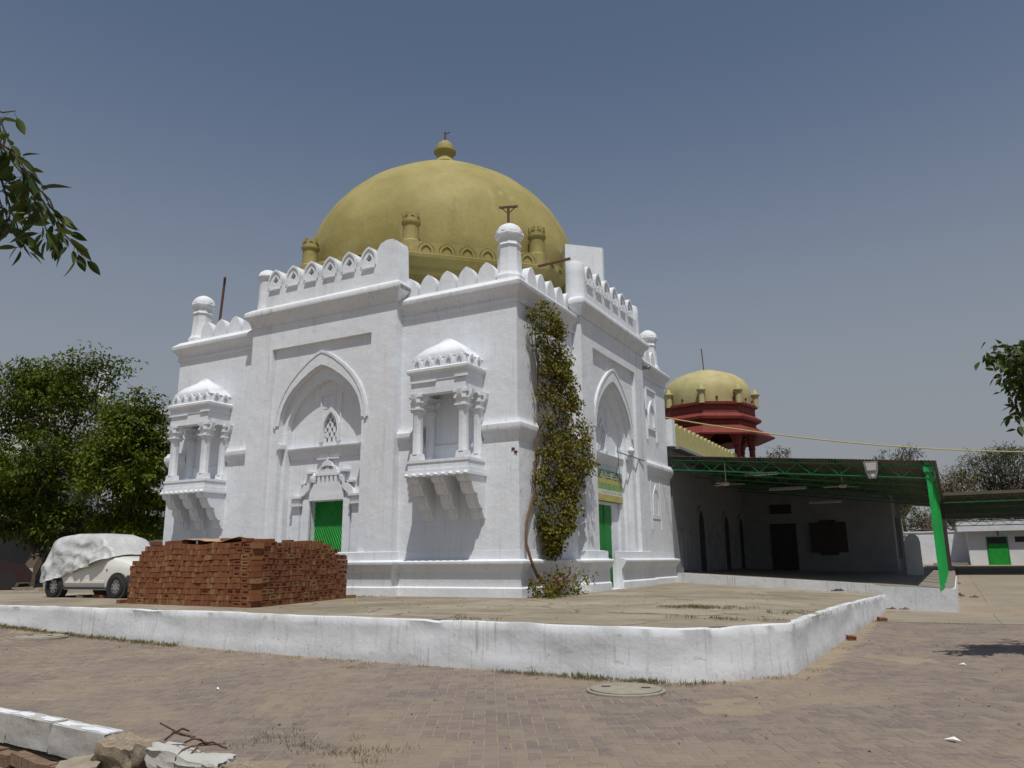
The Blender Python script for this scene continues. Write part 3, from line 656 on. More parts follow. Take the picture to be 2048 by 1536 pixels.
# balconies
def balcony(c):
    z0=3.45; f=lambda u,v,z:(c+u,-v,z)
    def bx(b,u0,u1,v0,v1,z0,z1,top=0): b.box(c+u0,c+u1,-v1,-v0,z0,z1,top); return b
    b=MB(); bx(b,-.93,.93,0,.86,z0,z0+.07); bx(b,-.90,.90,0,.83,z0+.065,z0+.16); bx(b,-.86,.86,0,.79,z0+.155,z0+.34); bx(b,-.88,.88,0,.81,z0+.335,z0+.40)
    root=part(b,'balcony')
    for k in range(9):
        m=MB(); m.lathe([(.0,-.05),(.05,-.03),(.06,.0),(.04,.03),(0,.05)],f(-.84+k*.21,.86,z0+.03),8,caps=False); m.build('boss','whitewash',root)
    prof=[(-.02,2.42),(.10,2.46),(.16,2.58),(.16,2.68),(.24,2.70),(.34,2.80),(.40,2.95),(.40,3.02),(.52,3.04),(.60,3.12),(.66,3.24),(.66,3.29),(.76,3.31),(.80,3.38),(.80,z0),(-.02,z0)]
    for u in (-.72,0,.72):
        m=MB(); m.prism(prof,lambda v,z,h:f(u+h,v,z),-.17,.17); bk=m.build('bracket','whitewash',root,25)
        m=MB(); m.prism([(v+.03 if v>0 else v,z+.0) for v,z in prof],lambda v,z,h:f(u+h,v,z-.0),-.075,.075); m.build('bracket','whitewash',root,25)
    for u,v in ((-.66,.68),(.66,.68),(-.70,.06),(.70,.06)):
        m=MB(); h=.15; bx(m,u-h,u+h,v-h+.02,v+h-.02,3.84,4.02,.02)
        m.lathe([(.14,4.0),(.128,4.05),(.125,5.02),(.14,5.06)],(c+u,-v,0),8,R(22.5))
        p=m.build('pillar','whitewash',root,25)
        m=MB(); h=.15
        for (a,z1,z2) in ((.13,5.04,5.10),(.165,5.10,5.14),(.135,5.14,5.27),(.175,5.27,5.32),(.15,5.32,5.42),(.20,5.42,5.48)): bx(m,u-a,u+a,v-min(a,.17),v+min(a,.17),z1,z2)
        for s in (-1,1): m.prism([(0,5.20),(s*.12,5.22),(s*.26,5.36),(s*.28,5.48),(0,5.48)],lambda q,z,h_:f(u+q,v+h_,z),-.06,.06)
        m.prism([(0,5.20),(.12,5.22),(.22,5.36),(.24,5.48),(0,5.48)],lambda q,z,h_:f(u+h_,v+q,z),-.06,.06) if v>.3 else None
        m.build('pillar_capital','whitewash',root,25)
    m=MB(); bx(m,-.80,.80,.56,.80,5.475,5.80); bx(m,-.80,-.57,0,.56,5.475,5.80); bx(m,.57,.80,0,.56,5.475,5.80); m.build('lintel','whitewash',root)
    m=MB(); bx(m,-.82,.82,0,.82,5.80,5.98); bx(m,-.85,-.05,.80,.845,5.76,5.80); bx(m,.5,.86,.80,.85,5.80,5.86); m.build('entablature','whitewash',root)
    m=MB(); m.mould([(c-.84,0),(c-.84,-.84),(c+.84,-.84),(c+.84,0)],[(-.2,5.97),(.0,5.97),(.06,6.03),(.065,6.09),(.0,6.13),(-.2,6.14)]); m.build('eaves','whitewash',root)
    m=MB(); bx(m,-.78,.78,0,.78,6.10,6.36); m.build('roof_drum','whitewash',root)
    mm=MB(); P=merlon_poly(.27,.27); mm.ring(P,[(x*.55,y*.72) for x,y in P],lambda p,q,d:(p,-d,q),-.02,.05); mm=mm.mesh('roof_merlon','whitewash',30)
    mm2=MB(); mm2.ring(P,[(x*.55,y*.72) for x,y in P],lambda p,q,d:(d,p,q),-.02,.05); mm2=mm2.mesh('roof_merlon','whitewash',30)
    for k in range(5): inst('roof_merlon',mm,root,f(-.62+k*.31,.78,6.13))
    for k in range(2): inst('roof_merlon',mm2,root,f(.78,.22+k*.33,6.13))
    m=MB(); s=[(.80,6.36,.80),(.72,6.45,.72),(.5,6.66,.55),(.25,6.84,.42),(.06,6.95,.34),(0,6.97,.34)]
    vs=[];fs=[]
    for a,z,q in s: vs+=[f(-a,0 if a>.3 else .25,z),f(-a,min(.79,.1+q) if a>.3 else .4,z),f(a,min(.79,.1+q) if a>.3 else .4,z),f(a,0 if a>.3 else .25,z)]
    for i in range(len(s)-1):
        for k in range(4): fs.append((i*4+k,i*4+(k+1)%4,(i+1)*4+(k+1)%4,(i+1)*4+k))
    fs.append((0,1,2,3)); m.add(vs,fs); m.build('roof_cap','whitewash',root,60)
    return root
balcony(-1.77); balcony(-10.6)
# drum, dome, minarets
DC=(-6.1,5.94)
def octv(r,z): return [(DC[0]+r*math.cos(R(22.5+45*k)),DC[1]+r*math.sin(R(22.5+45*k)),z) for k in range(8)]
b=MB(); b.lathe([(5.15,8.3),(5.15,9.3),(5.22,9.36),(5.22,9.62),(5.32,9.70),(5.36,9.84),(5.50,9.93),(5.66,10.02),(5.68,10.12),(5.58,10.17),(5.42,10.20),(5.42,10.58),(5.22,10.60),(5.2,10.3),(4.5,10.3)],(DC[0],DC[1],0),8,R(22.5),False)
DR=part(b,'drum','dome_paint',smooth=20)
mm=MB(); P=merlon_poly(.44,.36); mm.ring(P,[(x*.68,y*.78) for x,y in P],lambda p,q,d:(p,-d,q),-.02,.035); mm.ring([(x*1.22,y*1.12) for x,y in P],[(x*1.12,y*1.06) for x,y in P],lambda p,q,d:(p,-d,q),-.02,.02); mm=mm.mesh('relief_arch','dome_paint',30)
ap_=5.42*math.cos(R(22.5))
for k in range(8):
    a=R(-90+45*k)
    if k in (3,4,5): continue
    for j in range(6):
        t=(j-2.5)*.62; inst('relief_arch',mm,DR,(DC[0]+ap_*math.cos(a)-t*math.sin(a),DC[1]+ap_*math.sin(a)+t*math.cos(a),10.20),a+math.pi/2)
mn=MB(); mn.lathe([(.30,10.1),(.29,10.62),(.25,10.66),(.235,11.12),(.24,11.16),(.28,11.19),(.29,11.25),(.25,11.28),(.25,11.40),(.22,11.42),(0,11.43)],(0,0,0),14,caps=False)
for k in range(8):
    a=2*math.pi*k/8; mn.obox((.23*math.cos(a),.23*math.sin(a),11.45),(.07,.10,.12),a)
mn=mn.mesh('minaret','dome_paint',40)
for k in range(8):
    a=R(22.5+45*k); inst('minaret',mn,DR,(DC[0]+5.12*math.cos(a),DC[1]+5.12*math.sin(a),0))
prof=[(4.66,10.2),(4.72,10.8),(4.74,11.3),(4.71,11.8),(4.6,12.3),(4.4,12.8),(4.1,13.3),(3.68,13.8),(3.14,14.3),(2.46,14.75),(1.76,15.15),(1.12,15.48),(.66,15.72),(.44,15.87),(.35,15.97),(.3,16.05)]
b=MB(); SEG=72
b.lathe(prof,(DC[0],DC[1],0),SEG,caps=False)
b.v=[(DC[0]+(x-DC[0])*(1+.006*nz(x*.6,y*.6,z*.6)),DC[1]+(y-DC[1])*(1+.006*nz(x*.6,y*.6,z*.6)),z+.02*nz(x,y,z)) for x,y,z in b.v]
DO=part(b,'dome','dome_paint',smooth=60)
b=MB(); b.lathe([(.45,15.90),(.36,16.0),(.32,16.06),(.30,16.10),(.30,16.30),(.34,16.33),(.42,16.38),(.42,16.44),(.34,16.50),(.33,16.60),(.26,16.74),(.15,16.84),(.06,16.88),(0,16.89)],(DC[0],DC[1],0),18,caps=False); part(b,'finial','dome_paint',DO)
b=MB(); b.tube([(DC[0],DC[1],16.86),(DC[0],DC[1],17.25)],.035,6); b.tube([(DC[0],DC[1],17.2),(DC[0]+.1,DC[1]+.02,17.18),(DC[0]+.17,DC[1]+.05,17.24)],.02,5); part(b,'finial_spike','rust',DO)
# block on the roof behind bay B
b=MB(); b.prism([(-1.04,5.27),(-.93,5.13),(-.02,6.02),(-.02,6.16),(-.6,6.9),(-1.5,6.0)],lambda x,y,z:(x,y,z),8.3,11.36); part(b,'roof_block')
b=MB(); b.tube([(-.9,3.1,9.9),(-.12,3.66,10.18)],.045,6); part(b,'roof_beam','rust')
# drain spouts
for p0,p1,r in (((-3.30,.05,8.62),(-3.30,-.42,8.62),.075),((.05,9.05,7.98),(.42,9.05,7.94),.06)):
    b=MB(); b.tube([p0,p1],r,12,False); d=Vector(p1)-Vector(p0); b.tube([p1,Vector(p0)],r*.8,12,False); part(b,'drain_spout','grey_metal')
# iron T pole on the corner turret, pole on the left turret
b=MB(); b.tube([(-.45,.45,9.3),(-.45,.45,10.56)],.035,6); b.obox((-.45,.45,10.57),(.50,.05,.05),R(20)); b.tube([(-.45,.45,10.38),(-.62,.39,10.55)],.015,5); b.tube([(-.45,.45,10.38),(-.28,.51,10.55)],.015,5)
tag(b.build('iron_bracket','rust',None,30,loc=(-.45,.45,9.3)),'rusty T-shaped iron bracket rising behind the near corner turret','bracket')
b=MB(); b.tube([(-11.2,.5,8.3),(-11.05,.5,10.6)],.04,6); b.tube([(-11.05,.5,10.6),(-10.98,.42,10.52)],.035,6)
tag(b.build('iron_pole','rust',None,30,loc=(-11.2,.5,8.3)),'thin dark leaning pole beside the left corner turret','pole')
# broken plaster at the near corner
PLASTER_HOOK=1
# ---------------------------------------------------------------- signboard and lamp on face B
sg=thing('signboard',(-.05,6.2,3.2),'weathered green and yellow painted signboard above the side door','sign')
fs_=lambda y,z,x:(x,y,z)
SY0,SY1,SZ0,SZ1=4.78,7.12,3.16,4.10
m=MB(); m.box(-.10,-.06,SY0,SY1,SZ0,SZ1); m.build('board','green_steel',sg,0)
def stripe(mat,z0,z1,x=-.055): 
    m=MB(); m.box(-.062,x,SY0+.02,SY1-.02,z0,z1); return m.build('painted_stripe',mat,sg,0)
g=NG('sign_green'); g.col(g.mix(g.ramp(g.noise(9,8,None,.8),.5,.56),(.05,.11,.05),(.42,.45,.38))); g.rough(.7)
g=NG('sign_green2'); g.col(g.mix(g.ramp(g.noise(7,8,(1,1,3),.7),.5,.62),(.16,.33,.10),(.38,.42,.20))); g.rough(.7)
simple('sign_yellow',(.46,.41,.13),.7,.25,6,.05); simple('sign_white',(.62,.62,.52),.7,.2,8,.05)
stripe('sign_yellow',3.18,3.36); stripe('sign_white',3.364,3.52); stripe('sign_green2',3.524,3.70); stripe('sign_yellow',3.704,3.84); stripe('sign_green',3.844,4.08)
random.seed(31)
m=MB()                                   # worn brush lettering, unreadable
for k in range(26):
    y=5.35+k*.065; z=3.40
    m.box(-.056,-.0535,y,y+.012,z+random.uniform(0,.03),z+random.uniform(.06,.10)); 
    if k%2: m.box(-.056,-.0535,y,y+.05,z+.02,z+.032)
    if k%3==0: m.box(-.056,-.0535,y,y+.02,z+.115,z+.13)
stuff(m.build('lettering','sign_green',sg,0))
m=MB()
for k in range(16):
    y=5.3+k*.10; m.box(-.056,-.0535,y,y+.03,3.88+random.uniform(0,.1),3.96+random.uniform(0,.08)); m.box(-.056,-.0535,y,y+.075,3.885,3.905)
stuff(m.build('lettering','sign_white',sg,0))
lb=thing('lamp_bracket',(.2,7.3,4.7),'small lamp on a horizontal iron bar beside the side arch','lamp')
m=MB(); m.tube([(.10,6.35,4.72),(.34,8.2,4.62)],.022,6); m.build('bar','grey_metal',lb)
m=MB(); m.lathe([(.05,0),(.10,.05),(.12,.14),(.09,.2),(.03,.26),(0,.27)],(.2,7.35,4.72),12,caps=False); m.build('lamp_head','whitewash_rough',lb)
m=MB(); m.lathe([(.02,-.12),(.05,-.06),(.05,0),(.02,.05)],(.2,7.35,4.66),8); m.build('lamp_socket','whitewash_rough',lb)
m=MB(); m.tube([(.10,6.40,4.74),(.11,6.42,4.95),(.10,6.44,4.90)],.02,5); m.tube([(.1,6.42,4.7),(.05,6.6,4.3),(-.02,6.85,3.9),(-.04,7.0,3.6)],.012,4); m.build('wire','grey_metal',lb)
# ---------------------------------------------------------------- climbing vine
def interp(tab,z):
    for (a,p),(c,q) in zip(tab,tab[1:]):
        if a<=z<=c: return p+(q-p)*(z-a)/(c-a)
    return tab[0][1] if z<tab[0][0] else tab[-1][1]
def vine():
    random.seed(5)
    t=thing('climbing_vine',(.25,1.0,HP),'dense climbing bougainvillea vine hanging down the side wall','vine')
    Lf=[(1.62,1.05),(2.1,.75),(3.0,.62),(4.5,.62),(5.5,.66),(6.5,.62),(7.3,.35),(7.85,.30)]
    Rt=[(1.62,1.35),(2.1,1.75),(2.4,2.5),(3.0,2.75),(3.6,3.0),(4.0,3.75),(4.4,3.3),(4.9,3.55),(5.4,2.9),(6.2,2.5),(7.0,2.25),(7.5,1.8),(7.85,.9)]
    b=MB(); n=0
    # clumps
    cl=[]
    for i in range(420):
        z=random.uniform(1.62,7.85); l,r=interp(Lf,z),interp(Rt,z); y=random.uniform(l,r); e=min(y-l,r-y); d=.12+.42*min(1,e/.6+.25)*random.random()**.6
        cl.append((Vector((.05+d,y,z)),random.uniform(.12,.26)))
    for p,rad in cl:
        tone=random.random()*.25
        for k in range(26):
            o=Vector((random.gauss(0,1),random.gauss(0,1),random.gauss(0,.8))).normalized()*rad*random.random()**.4
            q=p+o
            if q.x<.02: q.x=.03
            if q.y>3.30 and q.x<.33: q.x=.34+random.random()*.2
            d=Vector((random.gauss(.4,.6),random.gauss(0,.7),random.gauss(-.7,.5))); nr=Vector((random.gauss(.5,.4),random.gauss(-.3,.5),random.gauss(.7,.4)))
            L=random.uniform(.06,.12); b.leaf(q,d,nr,L,L*.62,min(.99,max(0,tone+random.random()*.75)))
    stuff(b.build('foliage','leaf_vine',t,0,False))
    b=MB(); 
    b.tube([(.22,1.05,HP),(.25,.85,.85),(.24,.45,1.1),(.22,.17,1.45),(.12,.12,1.85),(.10,.18,2.3),(.10,.42,2.75),(.11,.62,3.1),(.12,.66,3.5),(.12,.72,4.1),(.2,.8,4.6),(.12,.85,5.4),(.12,.9,6.4),(.1,.8,7.2)],[.05,.045,.04,.036,.036,.034,.034,.032,.03,.028,.025,.02,.018,.01],7); b.build('stem','vine_stem',t)
    for i in range(26):
        y=random.uniform(.8,2.2); z=random.uniform(4,7.2); b=MB(); pts=[(.1,y,z)]
        for k in range(5): pts.append((.12+random.random()*.25,pts[-1][1]+random.gauss(.02,.08),pts[-1][2]-random.uniform(.15,.4)))
        b.tube(pts,.012,4); b.build('twig','vine_stem',t)
    t2=thing('bougainvillea_bush',(.35,1.2,HP),'low leafy bougainvillea bush with pink flowers at the foot of the vine','bush')
    b=MB(); fl=MB()
    for i in range(70):
        a=random.uniform(-.7,1.9); h=random.uniform(.05,.55); p=Vector((random.uniform(.22,.85),.25+abs(a)*1.05 if a>0 else .25+a*.55,HP+h*(1 if a>0 else .6)))
        for k in range(12):
            q=p+Vector((random.gauss(0,.10),random.gauss(0,.14),random.gauss(0,.09))); q.z=max(q.z,HP+.02); q.x=max(q.x,.25)
            L=random.uniform(.06,.12); b.leaf(q,Vector((random.gauss(.3,.6),random.gauss(0,.7),random.gauss(-.2,.6))),Vector((random.gauss(.3,.4),random.gauss(-.3,.4),.8)),L,L*.6)
        if random.random()<.35:
            for k in range(4): fl.leaf(p+Vector((random.gauss(.08,.05),random.gauss(0,.07),random.gauss(.08,.05))),Vector((random.gauss(0,1),random.gauss(0,1),.4)),Vector((0,0,1)),.06,.05)
    stuff(b.build('foliage','leaf_vine',t2,0,False)); stuff(fl.build('flowers','flower',t2,0,False))
    for i in range(9):
        b=MB(); y=random.uniform(.1,2.2); b.tube([(.35,1.1,HP),(.4,(1.1+y)/2,HP+.25),(.45+random.random()*.3,y,HP+random.uniform(.25,.6))],.010,4); b.build('twig','vine_stem',t2)
vine()
# ---------------------------------------------------------------- brick stack
def brick_stack():
    random.seed(11)
    A=Vector((-7.03,-4.86)); B=Vector((-2.97,-5.17)); Cc=Vector((-3.83,-1.51))
    t=thing('brick_stack',((A.x+Cc.x)/2,(A.y+Cc.y)/2,HP),'big rectangular stack of loose red bricks in front of the portal','brick stack')
    ex=(B-A).normalized(); ey=(Cc-B).normalized(); LX=(B-A).length; LY=(Cc-B).length
    bl,bh,bw=.225,.110,.074; N=11; items=[]
    def solid():
        m=MB(); m.obox((0,0,0),(bw,bl,bh),tone=0); return m.mesh('brick','brick',0)
    def frogged():   # large face outward (+x local normal), frog recess
        m=MB(); a,d,h=bl/2,bw/2,bh/2
        m.add([(d,-a,-h),(d,a,-h),(d,a,h),(d,-a,h),(d,-a*.68,-h*.45),(d,a*.68,-h*.45),(d,a*.68,h*.45),(d,-a*.68,h*.45),(d-.028,-a*.6,-h*.35),(d-.028,a*.6,-h*.35),(d-.028,a*.6,h*.35),(d-.028,-a*.6,h*.35),(-d,-a,-h),(-d,a,-h),(-d,a,h),(-d,-a,h)],
          [(i,(i+1)%4,4+(i+1)%4,4+i) for i in range(4)]+[(4+i,4+(i+1)%4,8+(i+1)%4,8+i) for i in range(4)]+[(8,9,10,11)]+[(12,13,1,0),(13,14,2,1),(14,15,3,2),(15,12,0,3),(15,14,13,12)],0)
        return m.mesh('brick','brick',0)
    SB,FB=solid(),frogged(); ax=math.atan2(ex.y,ex.x); ay=math.atan2(ey.y,ey.x)
    def xy(a,c): p=A+ex*a+ey*c; return p
    for k in range(N):
        z=HP+.006+bh/2+k*(bh+.001); left=[0,.0,.02,.0,.03,.05,.02,.10,.3,.38,.5][k]
        # front row: headers
        a=left+bw/2+random.uniform(0,.02)
        while a<LX-.02:
            if random.random()<.03 and a<LX-.3 : 
                p=xy(a+bl/2-bw/2,bw/2+random.uniform(0,.01)); items.append((FB,(p.x,p.y,z),ax-math.pi/2)); a+=bl+.003; continue
            nearend=a>LX-.62
            if nearend and random.random()<.55 and a<LX-.24:
                p=xy(a+bl/2-bw/2,bw/2); items.append((FB,(p.x,p.y,z),ax-math.pi/2)); a+=bl+.003; continue
            p=xy(a,bl/2+random.uniform(-.014,.014)); items.append((SB,(p.x,p.y,z+random.uniform(-.001,.002)),ax+random.gauss(0,.025))); a+=bw+random.uniform(.001,.006)
        # right side
        c=bl+.01 if k%2 else .01
        c=bl+.012
        top=LY if k<N-2 else LY-.4*(k-N+3)
        while c<top-.05:
            r=random.random()
            if r<.42:
                p=xy(LX-bw/2-random.uniform(0,.015)+.005,c+bl/2); items.append((FB,(p.x,p.y,z),ay-math.pi/2+random.gauss(0,.03))); c+=bl+.004
            else:
                for q in range(random.choice((2,3,3,4))):
                    if c>top-.05: break
                    p=xy(LX-bl/2+random.uniform(-.02,.012),c+bw/2); items.append((SB,(p.x,p.y,z),ay+random.gauss(0,.03))); c+=bw+random.uniform(.001,.006)
        # left side and back, hidden from the photograph but real
    # top course, loose bricks
    tops=[]
    zt=HP+.006+N*(bh+.001)
    for i in range(34):
        a=random.uniform(.6,LX-.2); c=random.uniform(.05,LY*.8); kind=random.random()
        p=xy(a,c); tops.append((SB,(p.x,p.y,zt+bw/2+.002 if kind<.7 else zt+bh/2),random.uniform(0,3.1),kind<.7))
    for a,c in ((.62,.12),(.72,.13),(1.25,.15),(1.55,.13),(1.65,.2),(3.6,.9),(3.7,1.6),(3.75,2.3)): p=xy(a,c); tops.append((SB,(p.x,p.y,zt+bw/2+.002),ax+math.pi/2+random.gauss(0,.2),True))
    for p in ((-7.25,-4.82),(-3.76,-1.38),(-7.2,-4.6)): tops.append((SB,(p[0],p[1],HP+.004+bw/2),random.uniform(0,.3),True))
    # nearest 300 as objects, the others one part
    items.sort(key=lambda q:(Vector(q[1])-CAM).length)
    rest=MB()
    for i,(me,p,rz) in enumerate(items):
        sz=random.uniform(.86,1.0); wv=.05*nz(p[0]*1.6,p[1]*1.6,3)*(p[2]-HP); p=(p[0],p[1],p[2]-bh*(1-sz)/2+wv)
        if i<258: inst('brick',me,t,p,rz,None,(1,1,sz))
        else:
            M=Matrix.Translation(p)@Matrix.Rotation(rz,4,'Z')@Matrix.Diagonal((1,1,sz,1)); rest.add([M@v.co for v in me.vertices],[tuple(f.vertices) for f in me.polygons])
    # inner courses, back and left face
    for k in range(N):
        z=HP+.006+bh/2+k*(bh+.001); left=[0,.0,.02,.0,.03,.05,.02,.10,.3,.38,.5][k]; lim=LY if k<N-2 else LY-.4*(k-N+3)
        for c in [bl*1.5+.02+i*(bl+.012) for i in range(14)]:
            if c>lim-.1: break
            a=left+.1
            if k==N-1 or c>lim-.35: 
                while a<LX-.3: p=xy(a,c); rest.obox((p.x,p.y,z),(bw,bl,bh),ax+random.gauss(0,.02)); a+=bw+.004
            else:
                p=xy(a,c); rest.obox((p.x,p.y,z),(bl,bl,bh),ax)
    p=xy(LX*.52,LY*.5); 
    for k in range(N-1):
        z=HP+.006+bh/2+k*(bh+.001); q=[xy(.6,.25),xy(LX-.24,.25),xy(LX-.24,LY-.75),xy(.6,LY-.75)]
        rest.add([(v.x,v.y,z-bh/2) for v in q]+[(v.x,v.y,z+bh/2-.003) for v in q],[(0,1,2,3),(4,5,6,7),(0,1,5,4),(1,2,6,5),(2,3,7,6),(3,0,4,7)])
    stuff(rest.build('brick','brick',t,0,True))
    for me,p,rz,flat in tops: inst('brick',me,t,p,0,(0,math.pi/2,rz) if flat else (0,0,rz)) if False else inst('brick',me,t,p,0,(0,math.pi/2 if flat else 0,rz))
    c=MB(); n=14
    for i in range(n+1):
        for j in range(7):
            p=xy(1.55+i*.125,.08+j*.2); c.v.append((p.x,p.y,zt+.085+.035*math.sin(i*.5)+.03*nz(i*.4,j*.5)-(.02 if j==0 else 0)))
    for i in range(n):
        for j in range(6): c.f.append((i*7+j,(i+1)*7+j,(i+1)*7+j+1,i*7+j+1)); c.t.append(.5)
    o=c.build('cardboard_sheet','card',None,40,True,loc=(-5,-4,zt)); md=o.modifiers.new('s','SOLIDIFY'); md.thickness=.012
    tag(o,'curled tan cardboard sheet lying on top of the brick stack','cardboard')
brick_stack()
# loose bricks under the car
for i,(x,y,a) in enumerate(((-10.5,-3.2,.3),(-10.15,-3.25,.9),(-11.0,-3.3,.1))):
    m=MB(); m.obox((0,0,0),(.225,.11,.074)); o=m.build('loose_brick','brick' if i<2 else 'old_brick',None,0); o.location=(x,y,HP+.04); o.rotation_euler=(0,0,a)
    tag(o,['loose red brick under the car, left of the pair','loose red brick under the car, nearest its front wheel','dark loose brick under the car behind its rear wheel'][i],'brick')
# ---------------------------------------------------------------- covered car
def car():
    t=thing('covered_car',(-10.85,-2.62,HP),'white hatchback half under a crumpled silver car cover beside the brick stack','car',rz=R(3))
    ZR=[(-1.76,.80),(-1.72,1.05),(-1.60,1.36),(-1.35,1.53),(-.7,1.58),(.1,1.56),(.45,1.46),(.98,1.02),(1.3,.96),(1.58,.87),(1.72,.66)]
    WD=[(-1.76,.68),(-1.6,.74),(-1.0,.77),(.8,.77),(1.4,.73),(1.65,.66),(1.72,.58)]
    def half(x,inf=0):
        zr=interp(ZR,x)+inf; w_=interp(WD,x)+inf; belt=min(.93,zr-.08); rw=w_*(.80 if zr>1.2 else .90)
        return [(w_*.94,.20),(w_*.99,.34),(w_,.55),(w_*1.0,.72),(w_*.97,belt),(rw+.02,zr-.10 if zr>1.2 else zr-.05),(rw*.93,zr-.03),(rw*.75,zr),(rw*.4,zr+.012),(0,zr+.016)]
    xs=[-1.76,-1.72,-1.6,-1.35,-1.0,-.6,-.2,.1,.45,.7,.98,1.15,1.3,1.45,1.58,1.68,1.72]
    def loft(secs,b,cap=True):
        m=len(secs[0]); n=len(secs)
        for s in secs: b.v+=s
        for i in range(n-1):
            for k in range(m-1): b.f.append((i*m+k,(i+1)*m+k,(i+1)*m+k+1,i*m+k+1)); b.t.append(.5)
        if cap: b.f+=[tuple(range(m)),tuple((n-1)*m+k for k in range(m))[::-1]]; b.t+=[.5,.5]
    b=MB(); loft([[(x,-w_,z) for w_,z in half(x)]+[(x,w_,z) for w_,z in half(x)[::-1][1:]] for x in xs],b)
    b.build('body','car_white',t,40,True,local=True)
    # cover
    ZL=[(-1.86,.34),(-1.5,.40),(-1.1,.46),(-.6,.60),(-.1,.72),(.3,.84),(.6,.94),(.9,1.0),(1.02,1.05),(1.1,1.05)]
    def cut(x):
        h=half(min(x,1.72),.05); zl=interp(ZL,x); out=[]
        for (w1,z1),(w2,z2) in zip(h,h[1:]):
            if z2<zl: continue
            if not out and z1<zl: f=(zl-z1)/(z2-z1+1e-9); out.append((w1+(w2-w1)*f,zl))
            elif not out: out.append((w1,z1))
            out.append((w2,z2))
        if len(out)<2: out=[h[-2],h[-1]]
        # resample to 22
        seg=[(Vector(a),Vector(c),(Vector(c)-Vector(a)).length) for a,c in zip(out,out[1:])]; T=sum(s[2] for s in seg); rs=[]
        for k in range(22):
            d=T*k/21
            for a,c,l in seg:
                if d<=l+1e-7: rs.append(tuple(a.lerp(c,min(1,d/l) if l else 0))); break
                d-=l
            else: rs.append(out[-1])
        return rs
    cx=[-1.86+i*.06 for i in range(49)]; secs=[]
    for x in cx:
        q=cut(max(x,-1.76)) ; sq=[]
        for sgn in (-1,1):
            L=[]
            for k,(w_,z) in enumerate(q):
                f=1-k/21; px_=x; amp=.10*f+.022
                d=amp*(.7*nz(x*1.3+z*.8,z*1.6,sgn)+.9*max(0,1-3.2*abs(nz(x*1.7+z*1.9,z*1.9-x*1.2,sgn*3)))+.6*max(0,1-3.5*abs(nz(x*3.1-z*2.4,z*2.2+x*1.6,sgn*3+7)))-.35)
                if k==0: d+=.03
                if x<-1.7: w_*=.93
                L.append((px_+.02*nz(z*5,w_*3),sgn*(w_+max(d,-.02)),z+.012*nz(x*6,w_*4,sgn)+ (.03*nz(x*3,sgn*2) if k==0 else 0)))
            sq.append(L)
        secs.append(sq[0]+sq[1][::-1][1:])
    b=MB(); loft(secs,b,False)
    # rear closing panel
    m=len(secs[0]); mid=MB()
    b.f.append(tuple(range(m))); b.t.append(.5)
    cv=b.build('cover','car_cover',t,80,True,local=True); md=cv.modifiers.new('s','SUBSURF'); md.levels=1; md.render_levels=1
    for x in (-1.16,1.19):
        for s in (-1,1):
            y=s*.70
            a=MB(); 
            def cyl(r,y0,y1,seg=28):
                q=MB(); vs=[]; 
                for yy in (y0,y1): vs+=[(x+r*math.cos(2*math.pi*k/seg),yy,.285+r*math.sin(2*math.pi*k/seg)) for k in range(seg)]
                q.add(vs,[tuple(range(seg))[::-1],tuple(range(seg,2*seg))]+[(k,(k+1)%seg,seg+(k+1)%seg,seg+k) for k in range(seg)]); return q
            cyl(.345,s*.60,s*.779).build('wheel_arch','black_plastic',t,40,True,local=True)
            q=MB(); pr=[(.17,-.085),(.25,-.09),(.275,-.07),(.285,-.04),(.285,.04),(.275,.07),(.25,.09),(.17,.085)]; q.lathe(pr,(0,0,0),28,caps=False); q.v=[(x+a_,y+c_+s*.02,.285+b_) for a_,b_,c_ in q.v]
            wh=q.build('wheel','tyre',t,40,True,local=True)
            cyl(.185,y+s*.05,y+s*.085,24).build('rim','rim',wh,30,True,local=True)
            for k in range(8):
                an=2*math.pi*k/8; q=MB(); q.obox((x+.115*math.cos(an),y+s*.088,.285+.115*math.sin(an)),(.05,.012,.028),0,0,-an); q.build('rim_slot','black_plastic',wh,0,True,local=True)
    q=MB(); loft([[(x,-w_,z) for w_,z in ((.60+d,.18),(.64+d,.30),(.66+d,.46),(.62+d,.56),(0,.57))]+[(x,w_,z) for w_,z in ((.62+d,.56),(.66+d,.46),(.64+d,.30),(.60+d,.18))] for x,d in ((1.50,.115),(1.62,.09),(1.74,.03),(1.80,-.10))],q); q.build('front_bumper','black_plastic',t,40,True,local=True)
    for s in (-1,1):
        q=MB(); q.obox((1.66,s*.52,.70),(.16,.24,.15),s*-.35); hl=q.build('headlight','lamp_glass',t,0,True,local=True)
        q=MB(); q.obox((1.60,s*.62,.645),(.14,.10,.06),s*-.35); q.build('turn_signal','orange_lens',t,0,True,local=True)
        q=MB(); q.obox((.80,s*.779,.70),(.05,.012,.03)); q.build('side_repeater','orange_lens',t,0,True,local=True)
        q=MB(); q.obox((0,s*.775,.40),(1.5,.02,.06)); q.build('rub_strip','car_white',t,0,True,local=True)
        q=MB(); q.obox((.05,s*.768,.24),(1.75,.04,.05)); q.build('sill','black_plastic',t,0,True,local=True)
car()
